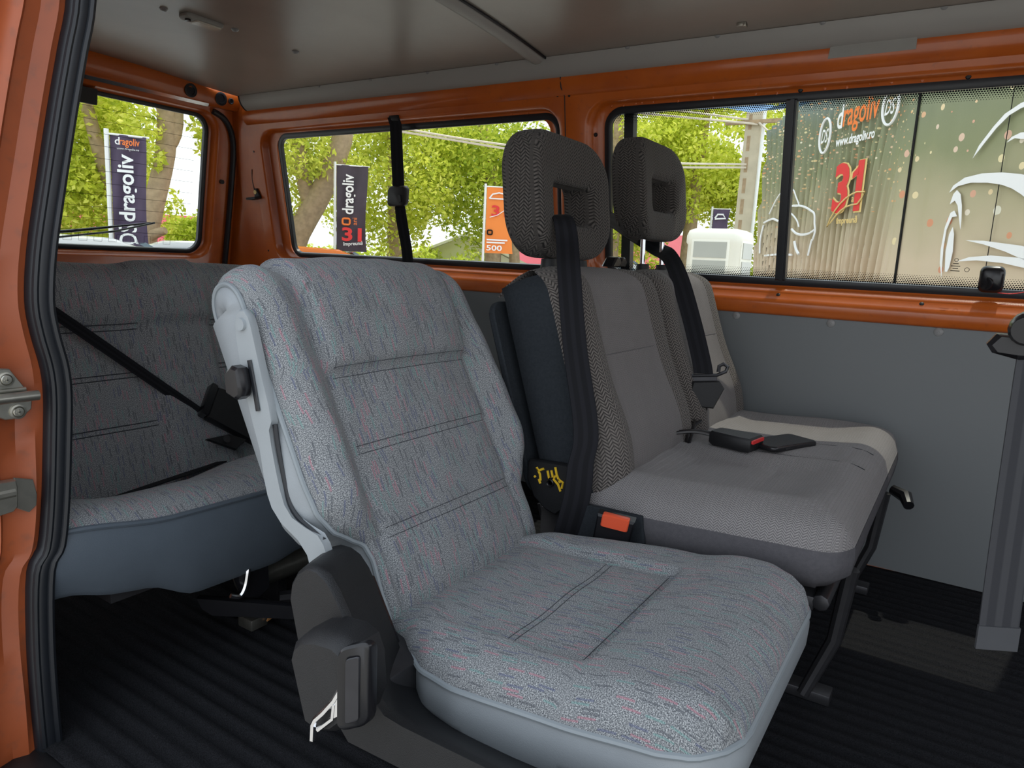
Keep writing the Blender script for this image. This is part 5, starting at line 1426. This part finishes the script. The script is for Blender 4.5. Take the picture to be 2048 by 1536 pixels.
text_part('lettering', 'dragoliv', 'print_white', bn, o + ax * 0.33 + UP * 1.46 + off, UP, -ax, width=0.72, height=.20, bold=.02)
text_part('lettering', 'ani', 'print_orange', bn, o + ax * 0.40 + UP * 1.27 + off, UP, -ax, width=0.13)
m = MB(); pr = [(p[0], p[1]) for p in rrect(0.14, 0.27, 1.27, 1.38, 0.03, 3)]; m.tube([o + ax * p[0] + UP * p[1] + off for p in pr], 0.018, 6, closed=True); m.build('print_mark', 'print_orange', bn)
text_part('figures', '31', 'print_red', bn, o + ax * 0.13 + UP * 0.98 + off, ax, UP, width=0.36, height=.24, bold=.03)
text_part('lettering', 'împreună', 'print_white', bn, o + ax * 0.15 + UP * 0.88 + off, ax + UP * .1, UP, width=0.36, bold=.01)
A = face((-8.05, 10.2))
bn, o, ax, n = banner('orange price board partly hidden by the left headrest', -8.05, 10.18, 2.12, 0.88, 0.55, A, 'banner_orange', 3, 0.004)
off = -n * 0.02
text_part('figures', '31', 'print_red', bn, o + ax * 0.13 + UP * 1.58 + off, ax, UP, width=0.30, height=.20, bold=.02)
text_part('lettering', '500', 'print_white', bn, o + ax * 0.06 + UP * 0.93 + off, ax, UP, width=0.30, height=.10, bold=.02)
m = MB()
m.tube([o + ax * p[0] + UP * p[1] + off for p in rrect(0.07, 0.16, 1.23, 1.31, 0.02, 3)], 0.014, 6, closed=True); m.build('print_mark', 'print_black', bn)
for zz, w in ((1.13, .4), (1.08, .35)):
    m = MB(); m.box(o + ax * (0.06 + w / 2) + UP * zz + off, (w / 2, .002, .014), Matrix((ax, -n, UP)).transposed()); m.build('print_line', 'print_white', bn)
m = MB(); m.tube([o + ax * p[0] + UP * p[1] + off for p in ((0.08, 1.90), (0.14, 1.98), (0.26, 2.01), (0.38, 1.99), (0.46, 1.90), (0.08, 1.90))], 0.014, 6); m.tube([o + ax * p[0] + UP * p[1] + off for p in ((0.10, 1.55), (0.25, 1.60), (0.42, 1.72))], 0.008, 5); m.build('print_drawing', 'print_white', bn)
A = face((-5.19, 15.95))
bn, o, ax, n = banner('small dark banner standing above the white booth', -5.5, 16.0, 2.20, 1.70, 0.38, A, 'banner_purple', 4, 0.01)
m = MB(); m.tube([o + ax * p[0] + UP * p[1] - n * .03 for p in ((0.08, 1.98), (0.14, 2.07), (0.26, 2.07), (0.33, 1.98), (0.08, 1.96))], 0.02, 6); m.build('print_mark', 'print_white', bn)

# cars
def car(label, x, y, rot, paint, L=4.1, Wd=1.68, Hh=1.42, group='parked cars'):
    root = thing('parked_car', (x, y, GZ), label, 'car', group)
    mr = Matrix.Rotation(rot, 3, 'Z'); o = Vector((x, y, GZ))
    def T(a, b_, c): return o + mr @ Vector((a * L, b_ * Wd / 2, c * Hh))
    # lower body: loft along the length, rounded
    st = [(-0.5, .30, .50, .80), (-0.47, .22, .60, .93), (-0.36, .18, .64, 1.0), (-0.10, .17, .65, 1.0), (0.15, .17, .64, 1.0), (0.30, .18, .60, .99), (0.44, .20, .52, .93), (0.495, .26, .44, .80)]
    lp = []
    for (a, lo, hi, w) in st:
        lp.append([T(a, s * w * k, z) for s, k, z in ((-1, .9, lo), (-1, 1, lo + .06), (-1, 1, (lo + hi) / 2), (-1, .96, hi - .03), (-1, .86, hi), (1, .86, hi), (1, .96, hi - .03), (1, 1, (lo + hi) / 2), (1, 1, lo + .06), (1, .9, lo))])
    m = MB(); m.loft(lp); m.build('body', paint, root, ang=40)
    gh = [(-0.40, .64, .86), (-0.33, .90, .76), (-0.26, .975, .70), (-0.10, 1.0, .69), (0.05, .985, .70), (0.13, .90, .74), (0.27, .62, .86)]
    lp = []
    for (a, z, w) in gh: lp.append([T(a, -w * 1.0, .60), T(a, -w, z * .985), T(a, -w * .85, z), T(a, w * .85, z), T(a, w, z * .985), T(a, w * 1.0, .60)])
    m = MB(); m.loft(lp); m.build('cabin', paint, root, ang=40)
    for s in (-1, 1):
        for poly in ([(-0.30, .67, .87), (-0.27, .90, .78), (-0.09, .93, .74), (-0.085, .67, .87)], [(-0.07, .67, .87), (-0.075, .93, .74), (0.05, .92, .74), (0.13, .83, .78), (0.20, .67, .87)]):
            m = MB(); m.loft([[T(a, s * (w + dd), z) for a, z, w in poly] for dd in (0.0, 0.012)]); m.build('side_glass', 'car_glass', root, smooth=False)
    m = MB(); m.loft([[T(a + dd, w, z + dd) for a, z, w in ((0.10, .955, -.64), (0.10, .955, .64), (0.255, .665, .78), (0.255, .665, -.78))] for dd in (0.0, 0.012)]); m.build('windscreen', 'car_glass', root, smooth=False)
    m = MB(); m.loft([[T(a - dd, w, z + dd) for a, z, w in ((-0.325, .93, -.64), (-0.325, .93, .64), (-0.388, .70, .74), (-0.388, .70, -.74))] for dd in (0.0, 0.012)]); m.build('rear_glass', 'car_glass', root, smooth=False)
    for a in (-0.31, 0.31):
        for s in (-1, 1):
            c = T(a, s * 0.90, 0.22); axv = mr @ Vector((0, 1, 0))
            m = MB(); m.lathe([(0.18, -0.09), (0.30, -0.09), (0.31, 0.0), (0.30, 0.09), (0.18, 0.09)], c, axv, 20); wh = m.build('wheel', 'tyre', root)
            m = MB(); m.lathe([(0.19, -0.07), (0.19, 0.07)], c, axv, 14); m.build('rim', 'zinc', wh)
    return root
def side_on(x, y, flip=False): 
    f = face((x, y)); a = math.atan2(f.y, f.x); return a + (math.pi if flip else 0)
car('white car close behind the tailgate window at its left', -6.70, 2.10, side_on(-6.70, 2.10), 'car_white', 4.0, 1.65, 1.31)
car('white car behind the tailgate window at its right', -8.75, 4.35, side_on(-8.75, 4.35, True), 'car_white', 4.2, 1.7, 1.32)
car('orange car whose roof shows at the foot of the rear side window', -8.75, 6.75, side_on(-8.75, 6.75) + 0.1, 'car_orange', 3.9, 1.65, 1.32)
car('white car far off between the two headrests', -6.9, 13.6, side_on(-6.9, 13.6), 'car_white', 4.2, 1.7, 1.42)

# houses
def house(label, x, y, rot, Lx, Ly, wall_h, roof_h, wall, roof, over=0.25, kind='house', gable_win=False):
    root = thing('small_house', (x, y, GZ), label, 'house', 'houses beyond the trees')
    mr = Matrix.Rotation(rot, 3, 'Z'); o = Vector((x, y, GZ))
    def T(a, b_, c): return o + mr @ Vector((a, b_, c))
    m = MB(); m.loft([[T(-Lx, s, z) for s, z in ((-Ly, 0), (Ly, 0), (Ly, wall_h), (0, wall_h + roof_h), (-Ly, wall_h))], [T(Lx, s, z) for s, z in ((-Ly, 0), (Ly, 0), (Ly, wall_h), (0, wall_h + roof_h), (-Ly, wall_h))]]); m.build('walls', wall, root, smooth=False)
    for s in (-1, 1):
        k = (Ly + over) / Ly
        e = [(0, wall_h + roof_h + .02), (s * (Ly + over), wall_h + roof_h - roof_h * k + .02), (s * (Ly + over), wall_h + roof_h - roof_h * k + .10), (0, wall_h + roof_h + .10)]
        m = MB(); m.loft([[T(-Lx - over, a, b_) for a, b_ in e], [T(Lx + over, a, b_) for a, b_ in e]]); m.build('roof_slope', roof, root, smooth=False)
    m = MB(); m.box(T(Lx + 0.01, 0, wall_h * .55), (0.02, .4, .45), mr); m.build('window', 'car_glass', root, smooth=False)
    return root
house('cream gabled house beyond the rear side window', -14.9, 18.1, side_on(-14.9, 18.1) + math.pi / 2 + 0.15 + math.pi, 2.5, 2.0, 1.05, 0.85, 'cream_wall', 'cream_wall')
house('red roofed house right of the cream gable', -14.0, 21.8, side_on(-14, 21.8), 3.2, 2.0, 1.05, 0.85, 'cream_wall', 'red_roof')
house('red roofed house beyond the tailgate window', -19.6, 9.6, side_on(-19.6, 9.6), 2.6, 2.2, 0.95, 1.0, 'cream_wall', 'red_roof')
house('red roofed house seen between the headrests', -10.6, 22.6, side_on(-10.6, 22.6), 2.4, 2.0, 1.2, 1.1, 'cream_wall', 'red_roof')

# guard booth
bt = thing('guard_booth', (-4.05, 12.1, GZ), 'white plastic guard booth with rounded corners and a window', 'booth')
f = face((-4.05, 12.1)); brz = math.atan2(f.y, f.x) - 0.30; mr = Matrix.Rotation(brz, 3, 'Z'); o = Vector((-4.05, 12.1, GZ))
def BT(a, b_, c): return o + mr @ Vector((a, b_, c))
m = MB(); m.loft([[BT(p[0] * k, p[1] * k, z) for p in rrect(-0.48, 0.48, -0.48, 0.48, 0.12, 4)] for k, z in ((0.98, 0), (1.0, 0.1), (1.0, 1.70), (1.05, 1.74), (1.05, 1.86), (0.98, 1.96), (0.80, 2.0), (0.1, 2.01))]); m.build('shell', 'white_paint', bt, ang=50)
for (c, hx, rz) in (((-0.02, -0.485, 1.45), 0.30, 0), ((0.485, 0.0, 1.45), 0.30, math.pi / 2)):
    mm = Matrix.Rotation(brz + rz, 3, 'Z')
    m = MB(); m.box(BT(*c), (hx + .05, .02, .36), mm); wf_ = m.build('window_frame', 'white_paint', bt, bevel=.01)
    m = MB(); m.box(BT(c[0] * 1.03, c[1] * 1.03, c[2] + .17), (hx, .02, .14), mm); m.build('pane', 'booth_glass', wf_, smooth=False)
    m = MB(); m.box(BT(c[0] * 1.03, c[1] * 1.03, c[2] - .16), (hx, .02, .14), mm); m.build('pane', 'booth_glass', wf_, smooth=False)

# concrete utility pole with wires
up = thing('utility_pole', (-4.2, 14.15, GZ), 'tall pale concrete pole with holes carrying wires', 'pole')
m = MB(); m.loft([[Vector((-4.2 + dx * k, 14.15 + dy * k, z)) for dx, dy in ((-.17, -.12), (.17, -.12), (.17, .12), (-.17, .12))] for k, z in ((1.15, GZ), (0.75, 6.5))]); m.build('shaft', 'concrete', up, smooth=False)
for k in range(9):
    m = MB(); z = 0.4 + k * 0.42; m.box((-4.26, 14.02 + k * .004, z), (0.035, 0.012, 0.15)); m.build('recess', 'bark', up)
m = MB(); m.tube([(-4.0, 14.0, GZ), (-3.98, 14.02, 4.0)], 0.035, 8); m.build('conduit', 'pole_metal', up)
m = MB(); m.box((-4.2, 14.0, 3.75), (0.55, 0.04, 0.035)); m.build('cross_arm', 'bark', up)
for i, pts in enumerate(([(-9.6, 9.0, 3.12), (-8.6, 9.75, 2.98), (-7.5, 10.55, 2.87), (-5.8, 12.2, 2.78), (-4.25, 14.0, 2.92)], [(-9.6, 9.0, 3.05), (-8.6, 9.75, 2.93), (-7.5, 10.55, 2.80), (-5.8, 12.2, 2.70), (-4.25, 14.0, 2.86)], [(-7.2, 12.4, 4.05), (-5.6, 13.2, 3.92), (-4.3, 14.0, 3.8)], [(-7.2, 12.4, 3.9), (-5.6, 13.2, 3.80), (-4.1, 14.0, 3.7)], [(-4.1, 14.0, 3.75), (-3.4, 13.5, 3.2), (-2.7, 12.5, 2.9)])):
    m = MB(); m.tube(catmull(pts, 6), 0.022, 5)
    w_ = m.build('overhead_wire', 'wire', None); tag(w_, ['upper of two slack wires crossing the rear side window', 'lower of two slack wires crossing the rear side window', 'upper wire running left from the concrete pole', 'lower wire running left from the concrete pole', 'short wire running right from the concrete pole'][i], 'wire', 'overhead wires')
pp = MB(); pp.tube([(-2.65, 9.4, GZ), (-2.65, 9.4, 1.45)], 0.045, 10); pp = pp.build('pipe_post', 'pole_metal'); tag(pp, 'pale metal pipe post at the left edge of the tarpaulin', 'post')

# printed tarpaulin wall
tp = thing('printed_tarpaulin', (-1.0, 6.2, GZ), 'large printed olive tarpaulin wall with logos seen through the middle window', 'tarpaulin')
ta = Vector((0.674, -0.739, 0)).normalized(); tn = Vector((-ta.y, ta.x, 0)) * -1
T0 = Vector((-2.15, 7.46, 0))
def TP(a, z, w=0.0): return T0 + ta * a + UP * z + tn * w
def topz(a): return 2.75 if a > 0.75 else 2.38 + (a + 0.1) / 0.85 * 0.30
def flute(a, z):
    k = sm(2.30, 1.9, a) * (0.35 + 0.65 * sm(2.3, 0.6, z))
    fan = (a - 1.45) * (1 + 0.16 * (2.2 - z)) + 1.45
    return k * (0.046 * math.sin(fan * 62 + 1.2 * math.sin(z * 1.7)) + 0.020 * math.sin(fan * 117 + 2)) + 0.02 * math.sin(a * 3 + z)
P, U = [], []
for j in range(41):
    row, ur = [], []
    for i in range(331):
        a = -0.10 + 2.44 * i / 330
        z = GZ + 0.1 + (topz(a) - GZ - 0.1) * j / 40
        row.append(TP(a, z, flute(a, z))); ur.append((a, z))
    P.append(row); U.append(ur)
m = MB(); m.grid(P, U); m.build('fluted_panel', 'tarp_print', tp, ang=80)
P = [[TP(2.325 + 3.225 * i / 40, GZ + 0.1 + 3.2 * j / 10, 0.01 * math.sin(i * .4) + (0.012 * math.exp(-(i / 6.0) ** 2) * math.sin(i * 2))) for i in range(41)] for j in range(11)]
U = [[(2.35 + 3.2 * i / 40, GZ + 0.1 + 3.2 * j / 10) for i in range(41)] for j in range(11)]
m = MB(); m.grid(P, U); m.build('flat_panel', 'tarp_print', tp, ang=80)
m = MB(); m.tube([TP(2.345, GZ + .1, 0.015), TP(2.345, 2.7, 0.015)], 0.010, 6); m.build('panel_joint', 'print_black', tp)
m = MB(); m.tube([TP(3.285, GZ + .1, 0.012), TP(3.285, 2.7, 0.012)], 0.003, 6); m.build('panel_fold', 'print_black', tp)
m = MB()
for a in (-0.05, 2.34, 5.5): m.tube([TP(a, GZ, -0.06), TP(a, topz(a) - .05, -0.06)], 0.03, 8)
m.build('frame_posts', 'pole_metal', tp)['kind'] = 'stuff'
E3 = 0.062
def tt(name, body, mat, a, z, **k): return text_part(name, body, mat, tp, TP(a, z, 0), ta, UP, ext=E3, **k)
# the tarpaulin faces the van: text runs along +ta
tt('lettering', 'd', 'print_white', 1.30, 2.165, height=.215, width=.085, bold=.015)
tt('lettering', 'ragoliv', 'print_orange', 1.395, 2.175, height=.215, width=.51, bold=.015)
tt('lettering', 'www.dragoliv.ro', 'print_white', 1.315, 2.0, width=.575, height=.085, bold=.028)
for (c, z, rx, rz, w, h) in ((1.122, 2.130, .088, .165, .11, .13), (2.058, 2.232, .10, .155, .13, .13)):
    m = MB(); m.tube([TP(c + rx * math.cos(a), z + rz * math.sin(a), 0.062) for a in [k * math.pi / 16 for k in range(32)]], 0.012, 6, closed=True); m.build('logo_ring', 'print_white', tp)
    tt('lettering', 'DS', 'print_white', c - w * .55, z - h * .5, width=w, height=h, shear=.25, bold=.012)
tt('figure_edging', '31', 'print_gold', 1.385, 1.385, width=.45, height=.45, bold=.055)
text_part('figures', '31', 'print_red', tp, TP(1.378, 1.388, 0), ta, UP, ext=E3 + .004, width=.43, height=.44, bold=.035)
arc = [(1.353, 1.237), (1.39, 1.31), (1.449, 1.382), (1.52, 1.445), (1.602, 1.493), (1.68, 1.522), (1.761, 1.539), (1.879, 1.529)]
arc2 = [(1.879, 1.529), (1.834, 1.476), (1.783, 1.428), (1.70, 1.425), (1.619, 1.412), (1.55, 1.385), (1.48, 1.34), (1.41, 1.28), (1.353, 1.237)]
m = MB(); m.tube([TP(a, z, .072) for a, z in arc + arc2[1:-1]], 0.0075, 5, closed=True); m.build('gold_swoosh', 'print_gold', tp)
tt('lettering', 'ani', 'print_gold', 1.672, 1.455, width=.10, bold=.01)
tt('lettering', 'împreună', 'print_gold', 1.475, 1.262, width=.32, bold=.03)
for mt_, e_, g_ in (('print_gold', E3, .012), ('print_red', E3 + .004, 0.0)):
    m = MB(); m.prism([(1.735 - g_, 1.775 + g_), (1.735 - g_, 1.70 - g_), (1.655 - g_ * 2, 1.665 - g_), (1.655 - g_ * 2, 1.715 + g_)], lambda a, z, w: TP(a, z, w), e_, e_ + .002); m.build('figure_flag', mt_, tp, smooth=False)
def shape(pts, mat='print_white', ext=0.02):
    m = MB(); m.prism(pts, lambda a, z, w: TP(a, z, w), ext, ext + .003); m.build('car_outline', mat, tp, smooth=False)
shape([(3.016, 1.681), (3.058, 1.767), (3.164, 1.882), (3.248, 1.955), (3.371, 2.004), (3.60, 2.04), (3.60, 2.0), (3.378, 1.969), (3.287, 1.938), (3.192, 1.867), (3.108, 1.78)])
shape([(3.304, 1.752), (3.341, 1.785), (3.411, 1.803), (3.55, 1.79), (3.55, 1.74), (3.42, 1.759), (3.367, 1.772)])
shape([(2.832, 1.446), (2.865, 1.497), (2.968, 1.546), (3.126, 1.56), (3.304, 1.548), (3.467, 1.52), (3.62, 1.47), (3.65, 1.28), (3.494, 1.383), (3.412, 1.428), (3.322, 1.461), (3.192, 1.488), (3.031, 1.503), (2.91, 1.488)])
shape([(2.857, 1.358), (2.878, 1.432), (2.908, 1.459), (2.95, 1.426), (2.979, 1.339), (2.996, 1.232), (3.0, 1.162), (2.968, 1.254), (2.939, 1.341), (2.903, 1.381)])
shape([(2.881, 0.796), (2.844, 0.907), (2.832, 1.018), (2.841, 1.184), (2.877, 1.291), (2.911, 1.306), (2.948, 1.261), (2.899, 1.258), (2.86, 1.161), (2.857, 1.029), (2.869, 0.896)])
shape([(2.909, 0.841), (2.886, 0.996), (2.896, 1.127), (2.921, 1.181), (2.944, 1.126), (2.958, 0.996), (2.946, 0.875), (2.932, 0.84)])
shape([(3.068, 1.078), (3.236, 1.072), (3.563, 1.033), (3.7, 1.0), (3.7, .90), (3.581, 0.945), (3.438, 0.994), (3.241, 1.046)])
shape([(3.009, 0.92), (3.127, 0.953), (3.321, 0.966), (3.58, 0.95), (3.7, .93), (3.7, .87), (3.592, 0.887), (3.43, 0.914), (3.199, 0.93)])
def stroke(pts, r=0.008):
    m = MB(); m.tube([TP(p.x, p.y, .062) for p in catmull([(a, z, 0) for a, z in pts], 5)], r, 5); m.build('car_outline', 'print_white', tp)
stroke([(0.20, 1.42), (0.35, 1.60), (0.514, 1.678), (0.645, 1.652), (0.72, 1.57), (0.79, 1.479), (0.68, 1.478)])
stroke([(0.57, 1.477), (0.74, 1.48), (0.9, 1.457), (1.03, 1.41), (1.096, 1.374), (1.12, 1.28), (1.144, 1.201), (1.12, 1.12), (1.10, 1.10), (1.069, 0.958)], .011)
stroke([(0.608, 1.43), (0.733, 1.363), (0.80, 1.31), (0.837, 1.255)], .009)
stroke([(0.705, 1.237), (0.80, 1.19), (0.907, 1.172), (1.03, 1.18), (1.129, 1.216)], .013)
stroke([(0.105, 1.329), (0.20, 1.35), (0.301, 1.361), (0.42, 1.33)], .013)
stroke([(0.787, 1.107), (0.83, 1.03), (0.896, 0.972)], .016)
stroke([(0.2, 0.955), (0.5, 0.968), (0.762, 0.964)], .012)
stroke([(0.10, 1.30), (0.06, 1.15), (0.08, 0.98)], .012)
stroke([(0.55, 1.36), (0.62, 1.2), (0.66, 1.0)], .016)

# blue awning hanging outside above the middle window
m = MB()
P = [[Vector((-1.75 + 0.95 * i / 14, 3.05 + 0.9 * j / 5, 1.72 - 0.045 * math.exp(-((i - 8) / 3.2) ** 2) + 0.20 * j / 5 + 0.01 * math.sin(i * 1.3))) for i in range(15)] for j in range(6)]
m.grid(P)
aw = m.build('awning', 'awning_blue', None, ang=70); tag(aw, 'blue cloth awning edge sagging above the middle window', 'awning')
